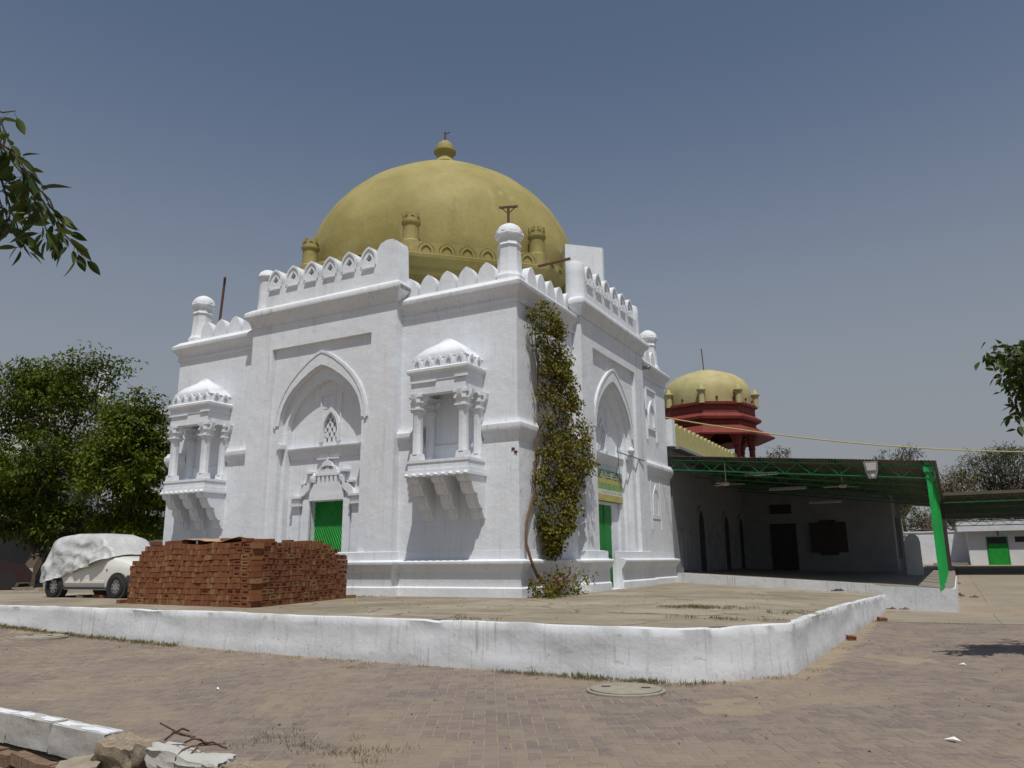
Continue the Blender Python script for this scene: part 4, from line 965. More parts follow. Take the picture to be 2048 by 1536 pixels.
# other parked cars deep in the tree shade
def plain_car(loc,rz,mat,label,h=1.45):
    t=thing('parked_car',loc,label,'car','cars parked in the tree shade',rz)
    b=MB(); prof=[(-2.0,.25),(-2.02,.6),(-1.85,.85),(-1.3,.92),(-.85,h-.04),(-.3,h),(.4,h-.03),(.95,.98),(1.75,.86),(1.98,.6),(1.98,.25)]
    n=len(prof); vs=[]
    for s,k in ((-.80,.86),(.80,.86)):
        vs+=[(x,s*(k if z>1.0 else 1),z) for x,z in prof]
    b.add(vs,[tuple(range(n)),tuple(range(n,2*n))[::-1]]+[(i,(i+1)%n,n+(i+1)%n,n+i) for i in range(n)]); b.build('body',mat,t,30,True,local=True)
    for s in (-1,1):
        q=MB(); q.add([(-1.12,s*.79,.98),(.80,s*.79,1.0),(.36,s*.705,h-.09),(-.80,s*.705,h-.09)],[(0,1,2,3)]); q.build('side_window','glass',t,0,True,local=True)
    q=MB(); q.add([(.94,-.66,1.01),(.94,.66,1.01),(.44,.62,h-.06),(.44,-.62,h-.06)],[(0,1,2,3)]); q.v=[(x+.02,y,z+.01) for x,y,z in q.v]; q.build('windscreen','glass',t,0,True,local=True)
    for x in (-1.25,1.25):
        for s in (-1,1):
            q=MB(); q.lathe([(.18,-.09),(.29,-.09),(.30,0),(.29,.09),(.18,.09)],(0,0,0),20,caps=True); q.v=[(x+a,s*.74+c,.30+b_) for a,b_,c in q.v]; q.build('wheel','tyre',t,40,True,local=True)
    for s in (-1,1):
        q=MB(); q.obox((1.93,s*.58,.66),(.12,.3,.14)); q.build('headlight','lamp_glass',t,0,True,local=True)
p=onp(18,1180,2,HP); plain_car((-21.2,-.9,HP),R(60),'car_dark','dark red parked car at the left edge under the big tree')
plain_car((-14.2,2.2,HP),R(8),'car_grey','grey parked car, only its roof showing behind the covered car',1.62)
# ---------------------------------------------------------------- canopy beside the tomb
def canopy():
    A=Vector((-.06,12.09)); B=Vector((8.70,9.11)); d=(B-A)
    zr=lambda x:5.21-.124*x
    fy=lambda x:A.y+d.y*(x-A.x)/d.x
    # raised floor (structure)
    b=MB(); fz=lambda x:.985-.045*x if x<6.66 else .63-.02*(x-6.66)
    P=[(-.1,12.1),(6.62,9.83),(6.9,9.72),(8.78,9.1)]
    top=[(x,y,fz(x)) for x,y in P]+[(9.0,24,fz(8.7)+.05),(9.2,40,.95),(-.1,40,.985)]
    n=len(top); b.add(top+[(x,y,-.3) for x,y,z in top],[tuple(range(n))]+[(i,(i+1)%n,n+(i+1)%n,n+i) for i in range(n)])
    struct(b.build('canopy_floor','floor_tile',None,0))
    w_=MB(); pts=[Vector((*p,)) for p in P]+[Vector((9.0,24))]
    q=MB(); path=[]
    for (a,c) in zip(pts,pts[1:]):
        nn=max(1,int((c-a).length/.3))
        for k in range(nn): path.append(a.lerp(c,k/nn))
    path.append(pts[-1]); m=6; N=len(path)
    for i,p in enumerate(path):
        dd=(path[min(i+1,N-1)]-path[max(i-1,0)]).normalized(); o=Vector((dd.y,-dd.x)); z1=(fz(min(p.x,8.7)) if p.x<8.77 else fz(8.7)+.05*(p.y-9.1)/14.9)+.004; z0=gz(p.x,p.y)-.05
        for k in range(m):
            t=k/(m-1); f=(-.06 if k==0 else .03+.02*nz(p.x*2,p.y*2,t*3)+.02*t); q.v.append((p.x+o.x*f,p.y+o.y*f,z1 if k<2 else z1-.02+(z0-z1)*(k-1)/(m-2)))
    for i in range(N-1):
        for k in range(m-1): q.f.append((i*m+k,(i+1)*m+k,(i+1)*m+k+1,i*m+k+1)); q.t.append(.5)
    tag(q.build('riser_wall','terrace_white',None,50,False),'low white riser wall along the canopy floor edge','wall')
    t=thing('shed_canopy',(8.6,9.2,.6),'green steel shed canopy with corrugated roof joined to the white tomb','canopy')
    # corrugated sheets: strips along y
    xs=[-.1+i*1.1 for i in range(9)]
    for i in range(8):
        x0,x1=xs[i],xs[i+1]+.04; q=MB(); n=12; ys=[0,24.2]
        for k in range(n*2+1):
            x=x0+(x1-x0)*k/(2*n); z=zr(x)+.012*math.sin(k*math.pi/1.0+math.pi/2)+ (i%2)*.004
            yb=34; q.v+=[(x,fy(x)-.12,z),(x+.013*(yb-9)*max(0,x)/8.7,yb,z)]
        for k in range(2*n): q.f.append((2*k,2*k+2,2*k+3,2*k+1)); q.t.append(.5)
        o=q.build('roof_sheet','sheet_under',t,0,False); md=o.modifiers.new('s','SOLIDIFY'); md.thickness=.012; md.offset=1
    def truss(p0,p1,h=.36,n=10):
        q=MB(); p0,p1=Vector(p0),Vector(p1); dn=Vector((0,0,-h))
        q.tube([p0,p1],.028,4); q.tube([p0+dn,p1+dn],.028,4)
        for k in range(n):
            a=p0.lerp(p1,k/n); c=p0.lerp(p1,(k+1)/n); mm=(a+c)/2
            q.tube([a+dn,mm],.016,4); q.tube([mm,c+dn],.016,4)
        q.tube([p1,p1+dn],.028,4)
        q.build('truss','green_steel',t,0)
    for y in (0,12.6,15.2,17.8,20.4,23.0):
        if y==0: truss((-.0,fy(0)-.02,zr(0)-.13),(8.66,fy(8.66)-.02,zr(8.66)-.13))
        else: truss((.1,y,zr(.1)-.13),(8.62,y,zr(8.62)-.13))
    for k in range(7):
        x=.9+k*1.25; q=MB(); q.obox((x,(fy(x)+24)/2,zr(x)-.06),(.05,24-fy(x),.09)); q.build('purlin','green_steel',t,0)
    for y in (9.22,12.6,15.2,17.8,20.4,23.0,28,33.5):
        q=MB(); q.obox((8.50+(y-9.22)*.013,y,(.58+zr(8.6))/2-.02),(.12,.12,zr(8.6)-.58),0); q.build('post','green_post',t,0)
        q=MB(); q.obox((8.50+(y-9.22)*.013,y,zr(8.6)-.22),(.24,.2,.14)); q.build('bracket','green_post',t,0)
    # floodlight under the front beam
    f=thing('floodlight',(7.02,9.6,3.75),'grey floodlight hanging from the front beam of the canopy','floodlight')
    q=MB(); q.prism([(-.21,4.30),(.21,4.30),(.17,4.0),(.10,3.78),(-.10,3.78),(-.17,4.0)],lambda x,z,h:(7.0+x,9.52+h+ (4.3-z)*.1,z),0,.14); q.build('housing','grey_metal',f,0)
    q=MB(); q.prism([(-.15,4.24),(.15,4.24),(.12,4.02),(-.12,4.02)],lambda x,z,h:(7.0+x,9.515+h+(4.3-z)*.1,z),-.02,.004); q.build('lens','lamp_glass',f,0)
    q=MB(); q.lathe([(.03,-.05),(.06,0),(.05,.06)],(7.02,9.56,3.84),10); q.build('bulb_cap','lamp_glass',f)
    q=MB(); q.tube([(6.85,9.6,4.35),(6.85,9.6,4.2)],.02,5); q.tube([(7.15,9.6,4.35),(7.15,9.6,4.2)],.02,5); q.build('yoke','rust',f)
    # tube lights and fans
    for i,(px,py,L) in enumerate(((1522,947,1.25),(1575,976,1.5),(1650,1003,1.4))):
        D=29+i*3; c=at(px,py,D); q=MB(); q.obox((c.x,c.y,c.z),(L,.06,.07),R(-6)); tr=thing('tube_light',(c.x,c.y,c.z),['white tube light nearest the front under the canopy','white tube light in the middle row under the canopy','faint tube light far back under the canopy'][i],'light','tube lights under the canopy')
        q.build('batten','wall_shade',tr,0); q=MB(); q.tube([(c.x-L*.48,c.y-.03,c.z-.06),(c.x+L*.48,c.y+.03-.1,c.z-.06)],.022,8); q.build('tube','tube_glass',tr)
    for i,(px,py,D) in enumerate(((1452,968,28),(1685,972,27))):
        c=at(px,py,D); t2=thing('ceiling_fan',(c.x,c.y,c.z),['ceiling fan on the left under the canopy','ceiling fan on the right under the canopy'][i],'fan','fans under the canopy')
        q=MB(); q.tube([(c.x,c.y,c.z),(c.x,c.y,zr(c.x)-.1)],.02,6); q.build('rod','fan_paint',t2)
        q=MB(); q.lathe([(.03,-.07),(.12,-.05),(.14,0),(.12,.05),(.03,.08)],c,14); q.build('motor','fan_paint',t2)
        for k in range(3):
            a=2*math.pi*k/3+.3+i*.5; q=MB(); q.obox((c.x+.38*math.cos(a),c.y+.38*math.sin(a),c.z-.01),(.54,.13,.012),a,R(8)); q.build('blade','fan_paint',t2,0)
canopy()
# ---------------------------------------------------------------- mosque hall behind
def mosque():
    t=thing('mosque_hall',(0,18,.95),'long shaded white hall with pointed arches and yellow parapet behind the canopy','building')
    q=MB(); q.box(-8,-.02,12.3,24.3,.6,5.52); q.build('arcade_wall','wall_deep_shade',t,0)
    q=MB(); q.box(-.6,6.75,24.3,34,.6,6.0); q.build('end_wall','wall_deep_shade',t,0)
    def arch(y,w_,z1,mat,x=-.015,d=.02):
        C=full([(-w_/2,.95),(-w_/2,z1-.55*w_),(-w_*.42,z1-.3*w_),(-w_*.2,z1-.1*w_),(0,z1)]); m=MB(); m.prism(C,lambda u,z,h:(x+h,y+u,z),0,d); return m
    for y in (16.0,20.3,23.3):
        a=arch(y,1.0,3.45,0); a.build('doorway','door_dark',t,0)
        C=full([(-.5,.95),(-.5,2.9),(-.42,3.15),(-.2,3.35),(0,3.45)]); O=full([(-.64,.95),(-.64,2.95),(-.54,3.25),(-.26,3.5),(0,3.62)]); m=MB(); m.ring(O,C,lambda u,z,h:(h,y+u,z),-.02,.06); m.build('door_frame','wall_deep_shade',t,0)
    for y in (13.3,14.4,17.5,18.8,21.4,22.3):
        C=full([(-.22,1.05),(-.22,2.2),(-.18,2.35),(-.09,2.45),(0,2.5)]); O=full([(-.3,1.0),(-.3,2.22),(-.24,2.42),(-.12,2.54),(0,2.6)]); m=MB(); m.ring(O,C,lambda u,z,h:(h,y+u,z),-.02,.05); m.build('niche_frame','wall_deep_shade',t,0)
        m=MB(); m.prism(C,lambda u,z,h:(h,y+u,z),-.02,.004); m.build('niche_back','green_steel' if False else 'wall_deep_shade',t,0)
    q=MB(); q.box(1.25,2.45,24.24,24.31,.9,3.12); q.build('dark_doorway','door_dark',t,0)
    q=MB(); q.box(1.3,2.3,24.24,24.31,3.6,4.05); q.build('vent','door_dark',t,0)
    for y in (26.5,29):
        q=MB(); q.box(6.74,6.77,y,y+1.2,1.4,3.4); q.build('side_window','door_dark',t,0)
    # eaves and yellow parapet
    q=MB(); q.box(-.3,.35,12.35,25.2,5.52,5.62); q.build('eaves','wall_deep_shade',t,0)
    q=MB(); q.box(-.25,.0,12.4,25.3,5.62,6.35); q.build('parapet','yellow_paint',t,0)
    mm=MB(); mm.prism(merlon_poly(.60,.34),lambda p,z,h:(h,p,z),-.22,.0); mm=mm.mesh('parapet_merlon','yellow_paint',0)
    for k in range(20): inst('parapet_merlon',mm,t,(-.01,12.85+k*.63,6.33))
    q=MB(); q.box(-.3,.2,12.02,12.38,5.6,6.62); q.build('end_block','whitewash',t)
    b=MB(); 
    nb=thing('notice_board',(3.9,24.25,1.7),'dark notice board hung on the shaded back wall','board')
    q=MB(); q.box(3.1,4.72,24.18,24.29,1.72,3.12); q.build('panel','board_dark',nb,0)
    q=MB(); q.box(3.55,4.27,24.17,24.28,3.1,3.22); q.build('trim','board_dark',nb,0); q=MB(); q.box(3.5,4.3,24.17,24.28,1.6,1.74); q.build('trim','board_dark',nb,0)
    c=thing('stub_pillar',(7.5,19.6,.7),'low white round-topped pillar at the back of the canopy','pillar')
    q=MB(); q.prism([(-.29,.65),(.29,.65),(.29,2.05),(.25,2.25),(.12,2.38),(-.05,2.38),(-.22,2.25),(-.29,2.05)],lambda x,z,h:(7.56+x,19.6+h,z),0,.5); q.build('shaft','wall_shade',c,30)
mosque()
# ---------------------------------------------------------------- chhatri on the hall roof
def chhatri():
    D=42; c=at(1417,850,D); cx,cy=c.x,c.y; Z=lambda y:at(1417,y,D).z
    t=thing('chhatri',(cx,cy,6.0),'red pillared chhatri with pale yellow dome on the hall roof','pavilion')
    rr=2.32; zb=Z(818)
    prof=[(rr*.985,zb),(rr*1.0,zb+.35),(rr,Z(790)),(rr*.97,Z(778)),(rr*.88,Z(765)),(rr*.72,Z(754)),(rr*.5,Z(746)),(rr*.3,Z(741)),(rr*.28,Z(739.5)),(.2,Z(738.5)),(0,Z(738))]
    b=MB(); b.lathe(prof,(cx,cy,0),40,caps=False); do=b.build('dome','chhatri_dome',t,50)
    b=MB(); b.tube([(cx-.05,cy,Z(740)),(cx-.12,cy,Z(687))],.03,5); b.build('rod','rust',do)
    mn=MB(); mn.lathe([(.16,0),(.15,.55),(.2,.6),(.24,.66),(.24,.72),(.14,.78),(.1,.9),(.04,.98),(0,1)],(0,0,0),10,caps=False); mn=mn.mesh('minaret','chhatri_dome',40)
    for k in range(8):
        a=R(22.5+45*k-22.5+8); inst('minaret',mn,t,(cx+rr*1.08*math.cos(a),cy+rr*1.08*math.sin(a),zb-.1))
    bb=MB(); bb.lathe([(.03,-.08),(.06,-.04),(.06,.04),(.03,.08)],(0,0,0),8); bm_=bb.mesh('boss','red_paint',40)
    for k in range(16):
        a=R(22.5*k+4); inst('boss',bm_,t,(cx+rr*1.0*math.cos(a),cy+rr*1.0*math.sin(a),zb+.22))
    ro=R(8)
    b=MB(); b.lathe([(2.2,zb-.02),(2.62,zb-.02),(2.60,zb-.15),(2.45,zb-.2),(2.45,Z(840)),(2.75,Z(848)),(2.72,Z(853)),(2.45,Z(856)),(2.45,Z(862)),(2.6,Z(866)),(3.35,Z(884)),(3.33,Z(887)),(2.4,Z(878)),(2.0,Z(880))],(cx,cy,0),8,ro,False); b.build('cornice','red_paint',t,15)
    for k in range(8):
        a=ro+2*math.pi*k/8; x,y=cx+2.15*math.cos(a),cy+2.15*math.sin(a)
        b=MB(); b.lathe([(.22,5.9),(.22,6.3),(.16,6.35),(.15,7.0),(.2,7.05),(.16,7.12),(.26,7.45),(.30,Z(876))],(x,y,0),8); p=b.build('pillar','red_paint',t,25)
        b=MB(); b.prism([(-.6,0),(-.3,-.28),(-.12,-.6),(.12,-.6),(.3,-.28),(.6,0)],lambda u,z,h:(x+u*math.sin(a)+h*math.cos(a),y-u*math.cos(a)+h*math.sin(a),Z(877)+z),-.1,.1); b.build('bracket','red_paint',p,0)
    b=MB(); b.lathe([(2.6,5.4),(2.6,6.0),(0,6.0)],(cx,cy,0),8,ro,False); b.build('base','red_paint',t,15)
chhatri()
# ---------------------------------------------------------------- overhead rope, far canopy, house
b=MB(); pts=[]
p0,p1=at(1330,835,27.5),at(2120,904,27.5)
for k in range(21):
    s=k/20; x=1330+790*s; y=835+69*s+ 4*s*(1-s)*18; pts.append(at(x,y,27.5))
b.tube(pts,.022,5); tag(b.build('overhead_rope','rope',None,40,loc=tuple(p0)),'thin yellow rope strung above the canopy to the right','rope')
def house():
    y=40; P=lambda px,py:onp(px,py,1,y)
    zb=P(1945,1135).z; t=thing('white_house',(12,y,zb),'small flat-roofed white house with green door at the far right','house')
    x0=P(1938,1100).x; zt=P(1940,1063).z
    b=MB(); b.box(x0,x0+9,y,y+6,zb-.3,zt); b.build('wall','white_house',t,0)
    b=MB(); b.box(P(1913,1050).x,x0+9.6,y-.42,y+6.4,zt,P(1913,1043).z); b.build('roof_slab','white_house',t,0)
    d0,d1=P(1977,1100).x,P(2016,1100).x; dt=P(1990,1075).z
    b=MB(); b.box(d0-.06,d1+.06,y-.03,y+.01,zb-.02,dt+.05); fr=b.build('door_frame','green_door',t,0)
    b=MB(); b.box(d0+.02,d1-.02,y-.035,y-.02,zb,dt-.38); b.build('door_leaf','green_paint',t,0)
    b=MB(); b.box(d0+.02,d1-.02,y-.036,y-.02,dt-.36,dt); b.build('transom','door_dark',t,0)
    b=MB(); b.box(P(2030,1080).x,P(2030,1080).x+1.6,y-.02,y+.01,P(2030,1084).z,P(2030,1073).z); b.build('window','door_dark',t,0)
    b=MB(); b.tube([(d0+.6,y-.06,dt+.1),(d0+.6,y-.06,dt+.5)],.03,6); b.obox((d0+.6,y-.08,dt+.5),(.14,.1,.1)); b.build('door_lamp','rust',t)
    b=MB(); c=P(2038,1040); b.obox((c.x,y+.4,c.z+.08),(.35,.3,.2),.4); b.obox((c.x-.05,y+.3,c.z+.24),(.2,.2,.14),.9); tag(b.build('roof_bundle','sandal_dark',None,0,loc=(c.x,y+.4,c.z)),'small dark bundle on the roof of the white house','bundle')
    w_=thing('compound_wall',(9,42,.9),'white compound wall left of the small house','wall')
    b=MB(); a0=onp(1862,1065,1,42); b.box(a0.x-1.5,x0+.2,42,42.4,.5,a0.z); b.build('wall_face','white_house',w_,0); 
    b=MB(); b.box(a0.x-1.6,x0+.3,41.95,42.45,a0.z,a0.z+.08); b.build('coping','white_house',w_,0)
    s=thing('garden_step',(9.5,39,.7),'low grey steps left of the small house','steps')
    for k in range(2):
        b=MB(); b.box(x0-2.2+k*.2,x0-.15,38.6+k*.5,41,.6,.92+k*.18); b.build('step','concrete',s,0)
house()
def far_canopy():
    t=thing('far_canopy',(9,27,.6),'long dark metal canopy stretching away to the right behind the green posts','canopy')
    y0,y1=26.5,37.5; zf=onp(1950,984,1,y0).z; zk=onp(1950,1036,1,y1).z
    b=MB(); b.add([(8.95,y0,zf),(26,y0,zf),(26,y1,zk),(8.2,y1,zk)],[(0,1,2,3)]); o=b.build('roof_sheet','sheet_under',t,0,False); md=o.modifiers.new('s','SOLIDIFY'); md.thickness=.05
    b=MB(); b.obox((17.5,y0,zf-.04),(17.2,.05,.14)); b.build('fascia','sheet_under',t,0)
    for k in range(6):
        s=k/5; y=y0+.1+(y1-y0-.2)*s; z=zf+(zk-zf)*s-.12; b=MB(); b.tube([(8.7,y,z),(26,y,z)],.03,4); b.tube([(8.7,y,z-.32),(26,y,z-.32)],.03,4)
        for j in range(20): xx=8.7+j*.86; b.tube([(xx,y,z-.32),(xx+.43,y,z)],.016,4); b.tube([(xx+.43,y,z),(xx+.86,y,z-.32)],.016,4)
        b.build('truss','green_steel',t,0)
    for x,y in ((8.75,27.0),(8.45,37),(20,27),(20,37)):
        b=MB(); b.obox((x,y,2.4),(.34,.3,3.4)); b.build('post','door_dark' if x<9 else 'green_steel',t,0)
far_canopy()
# ---------------------------------------------------------------- trees
def limb(b,p,q,r0_,r1_,wob=.15,n=5):
    p,q=Vector(p),Vector(q); pts=[]; L=(q-p).length
    for k in range(n+1):
        t=k/n; pts.append(p.lerp(q,t)+Vector((random.gauss(0,1),random.gauss(0,1),random.gauss(0,.6)))*wob*L*.15*math.sin(math.pi*t))
    b.tube(pts,[r0_+(r1_-r0_)*k/n for k in range(n+1)],7); return pts
def broad_tree(name,base,top,lobes,label,nl,mat,Ls,group=None,cat='tree',trunk_r=.25,seed=1,droop=.5,limbs=True):
    random.seed(seed); t=thing(name,base,label,cat,group)
    b=MB(); base=Vector(base); top=Vector(top); limb(b,base-Vector((0,0,.1)),top,trunk_r,trunk_r*.6,.3,6); b.build('trunk','bark',t)
    if limbs:
        for c,r in lobes:
            b=MB(); limb(b,top-Vector((0,0,random.uniform(.1,.6))),Vector(c)+Vector((0,0,-.2)),trunk_r*.45,.03,.5,6); b.build('limb','bark',t)
    b=MB(); tot=sum(r.x*r.y+r.x*r.z for c,r in lobes)
    for c,r in lobes:
        c=Vector(c); ncl=int(nl*(r.x*r.y+r.x*r.z)/tot/22); subs=[]
        for q_ in range(11):
            u=Vector((random.gauss(0,1),random.gauss(0,1),random.gauss(.15,1))).normalized(); k_=random.uniform(.28,.5); subs.append((c+Vector((u.x*r.x,u.y*r.y,u.z*r.z))*random.uniform(.5,.85),r*k_))
        c0,r0__=c,r
        for i in range(ncl):
            c,r=random.choice(subs) if random.random()<.85 else (c0,r0__*.6)
            u=Vector((random.gauss(0,1),random.gauss(0,1),random.gauss(0,1))).normalized(); rad=random.uniform(.25,1.0)**.6
            rad=min(rad,1)*(1+.18*nz(u.x*2.3+c.x,u.y*2.3+c.y,u.z*2.3+c.z))
            p=c+Vector((u.x*r.x,u.y*r.y,u.z*r.z))*rad; s=random.uniform(.5,1.3)*Ls*2.6; tone=random.random()*.35
            for k in range(22):
                q=p+Vector((random.uniform(-1,1),random.uniform(-1,1),random.uniform(-.75,.75)))*s*.75
                d=(u*.7+Vector((random.gauss(0,.8),random.gauss(0,.8),random.gauss(-droop,.5)))); nr=Vector((random.gauss(0,.5),random.gauss(0,.5),1))+u*.4
                L=Ls*random.uniform(.7,1.3); b.leaf(q,d,nr,L,L*.42,min(.99,tone+random.random()*.64))
    stuff(b.build('crown',mat,t,0,False)); return t
V3=lambda *a:Vector(a)
def A(px,py,d): return at(px,py,d)
# big tree behind the covered car (two trunks in shade)
D=31
broad_tree('leafy_tree',tuple(onp(48,1178,2,HP-.02)),tuple(A(70,1020,33)),
 [(A(60,800,33),V3(2.3,2.3,1.9)),(A(165,790,32),V3(1.7,1.9,1.85)),(A(205,740,32),V3(.9,1.1,.95)),(A(100,755,33),V3(1.5,1.6,1.1)),(A(-60,820,33),V3(2.6,2.5,2.1)),(A(20,930,32),V3(2.6,2.4,1.7)),(A(130,930,31),V3(2.0,2.2,1.6)),(A(60,1010,31.5),V3(2.0,2.0,.9)),(A(-90,960,33),V3(2.4,2.2,1.9)),(A(160,1040,31),V3(1.5,1.6,.7)),(A(0,1055,31.5),V3(1.6,1.6,.6)),(A(120,1070,31),V3(1.3,1.4,.45))],
 'tall leafy tree at the left edge above the parked cars',38000,'leaf_tree',.20,seed=3,trunk_r=.32)
broad_tree('leafy_tree',(-17.6,3.6,HP-.02),tuple(A(262,1010,30)),
 [(A(262,870,30),V3(1.3,1.4,1.3)),(A(288,812,30),V3(.55,.7,.6)),(A(300,930,29.5),V3(.95,1.1,1.4)),(A(235,960,30),V3(1.4,1.5,1.3)),(A(290,1010,29.5),V3(.8,.9,.7)),(A(215,900,30.5),V3(1.2,1.3,1.2)),(A(322,880,30),V3(.42,.5,.5)),(A(230,1045,30),V3(1.0,1.1,.5)),(A(285,1055,29.5),V3(.8,.9,.5))],
 'smaller leafy tree between the tall tree and the left balcony',22000,'leaf_tree',.19,seed=4,trunk_r=.2)
# courtyard building behind the trees
def courtyard():
    t=thing('courtyard_building',(-26,14,HP),'white flat-roofed building with pillars, mostly hidden behind the left trees','building')
    x=-25; z1=8.75
    q=MB(); q.box(x-8,x,4.5,24,3.6,z1); q.build('upper_wall','white_house',t,0)
    q=MB(); q.box(x-.25,x+.12,4.4,24.1,z1,z1+.3); q.build('parapet','white_house',t,0)
    q=MB(); q.lathe([(.32,z1),(.3,z1+1.2),(.38,z1+1.25),(.38,z1+1.35),(.2,z1+1.5),(0,z1+1.6)],(x-.1,6.1,0),12,caps=False); q.build('turret','white_house',t)
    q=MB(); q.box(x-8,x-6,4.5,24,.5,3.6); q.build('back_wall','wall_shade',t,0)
    for y in (4.8,7.4,10.0,12.6,15.2):
        q=MB(); q.box(x-.5,x-.05,y,y+.45,.5,3.6); q.build('pillar','white_house',t,0)
    for y in (8.2,11.2,14.2):
        q=MB(); q.box(x-.02,x+.02,y,y+1.1,5.2,6.8); q.build('window','door_dark',t,0)
    q=MB(); q.box(-60,x-8,2.0,9,.5,7.0); q.build('wing_wall','wall_deep_shade',t,0)
    # shaded lean-to wall that closes the yard behind the cars
    l=thing('yard_shed',(-17,13,HP),'dark open yard shed behind the grey parked car','shed')
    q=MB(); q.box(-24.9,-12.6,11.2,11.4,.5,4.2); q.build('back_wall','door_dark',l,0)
    q=MB(); q.box(-24.9,-12.6,6.2,11.5,4.0,4.15); q.build('roof','sheet_under',l,0)
    for xx in (-24.2,-19.6,-15.4,-12.8):
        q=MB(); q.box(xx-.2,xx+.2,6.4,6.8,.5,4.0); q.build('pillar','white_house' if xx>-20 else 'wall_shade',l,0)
courtyard()
b=MB()
for i in range(3):
    random.seed(60+i); p=(-20.3+i*1.5+random.uniform(-.2,.2),-.4+random.uniform(-.3,.3)+i*.12,HP+.05)
    m=MB(); m.obox((0,0,0),(random.uniform(.3,.6),random.uniform(.2,.35),random.uniform(.1,.18)),0,0,0); o=m.build('rubble_block','rubble',None,0); o.location=p; o.rotation_euler=(random.uniform(-.1,.1),random.uniform(-.1,.1),random.uniform(0,3)); tag(o,['leftmost broken concrete block lying under the left trees','middle broken concrete block lying under the left trees','broken concrete block under the left trees nearest the covered car'][i],'rubble','row of broken blocks under the left trees')
# far trees
def acacia(name,base,h,lobes,label,seed,n=4200,Ls=.22,mat='leaf_acacia'):
    random.seed(seed); t=thing(name,base,label,'tree','far trees beyond the canopies'); base=Vector(base)
    b=MB(); top=base+Vector((0,0,h*.4)); limb(b,base,top,.22,.12,.4); b.build('trunk','bark',t)
    b=MB(); lv=MB()
    for c,r in lobes:
        c=Vector(c)
        for i in range(26):
            e=c+Vector((random.uniform(-.9,.9)*r.x,random.uniform(-.9,.9)*r.y,random.uniform(-.8,.95)*r.z)); pts=limb(b,top,e,.06,.012,.6,5)
        k=int(n/len(lobes)/14)
        for i in range(k):
            u=Vector((random.gauss(0,1),random.gauss(0,1),random.gauss(0,1))).normalized()*random.random()**.45
            p=c+Vector((u.x*r.x,u.y*r.y,u.z*r.z)); dv=Vector((random.gauss(0,1),random.gauss(0,1),random.gauss(-.1,.5))).normalized()
            for j in range(14):
                q=p+dv*(j*.06)+Vector((random.gauss(0,.05),random.gauss(0,.05),random.gauss(0,.05))); L=Ls*random.uniform(.6,1.2)
                lv.leaf(q,Vector((random.gauss(0,1),random.gauss(0,1),random.gauss(-.2,.5))),Vector((random.gauss(0,.5),random.gauss(0,.5),1)),L,L*.30)
    b.build('limbs','bark',t); stuff(lv.build('crown',mat,t,0,False))
D=62
acacia('acacia_tree',(13.5,57,.9),9,[(A(2000,935,D),V3(3.6,2.5,1.3)),(A(1975,915,D),V3(1.8,1.5,.8)),(A(2040,930,D),V3(2.2,2,1.6)),(A(1960,960,D),V3(2.4,2,.9)),(A(2060,965,D),V3(2.5,2,1.0)),(A(2020,905,D),V3(1.6,1.4,.5))],'spreading thorn tree over the far canopy at the right edge',21,6500,.26)
acacia('bushy_tree',(9.6,52,.9),7,[(A(1905,960,D),V3(1.2,1.5,1.2)),(A(1930,955,D),V3(1.4,1.5,1.1)),(A(1888,985,D),V3(.9,1.2,.9))],'yellowish bushy tree just right of the green posts',22,2600,.24,'leaf_vine')
acacia('sparse_tree',(6.0,58,.9),9,[(A(1790,912,66),V3(1.6,1.2,.7)),(A(1815,905,66),V3(.9,1,.6))],'sparse treetop showing above the middle of the canopy roof',23,420,.3)
acacia('sparse_tree',(-4.4,60,.9),9,[(A(1562,905,66),V3(.9,1,.5)),(A(1545,918,66),V3(.7,1,.5))],'sparse treetop just right of the red chhatri',24,260,.3)
acacia('bushy_tree',(8.0,48,.9),6,[(A(1850,1040,58),V3(2.2,1.5,1.6)),(A(1820,1050,58),V3(1.6,1.5,1.8))],'dark shrub-like tree seen under the far canopy behind the posts',25,1800,.26)
acacia('bushy_tree',(18,55,.9),6,[(A(1960,1020,60),V3(3.2,1.5,1.6)),(A(2060,1020,60),V3(3.2,1.5,1.8))],'dark trees behind the white house roof under the far canopy',26,2600,.28)
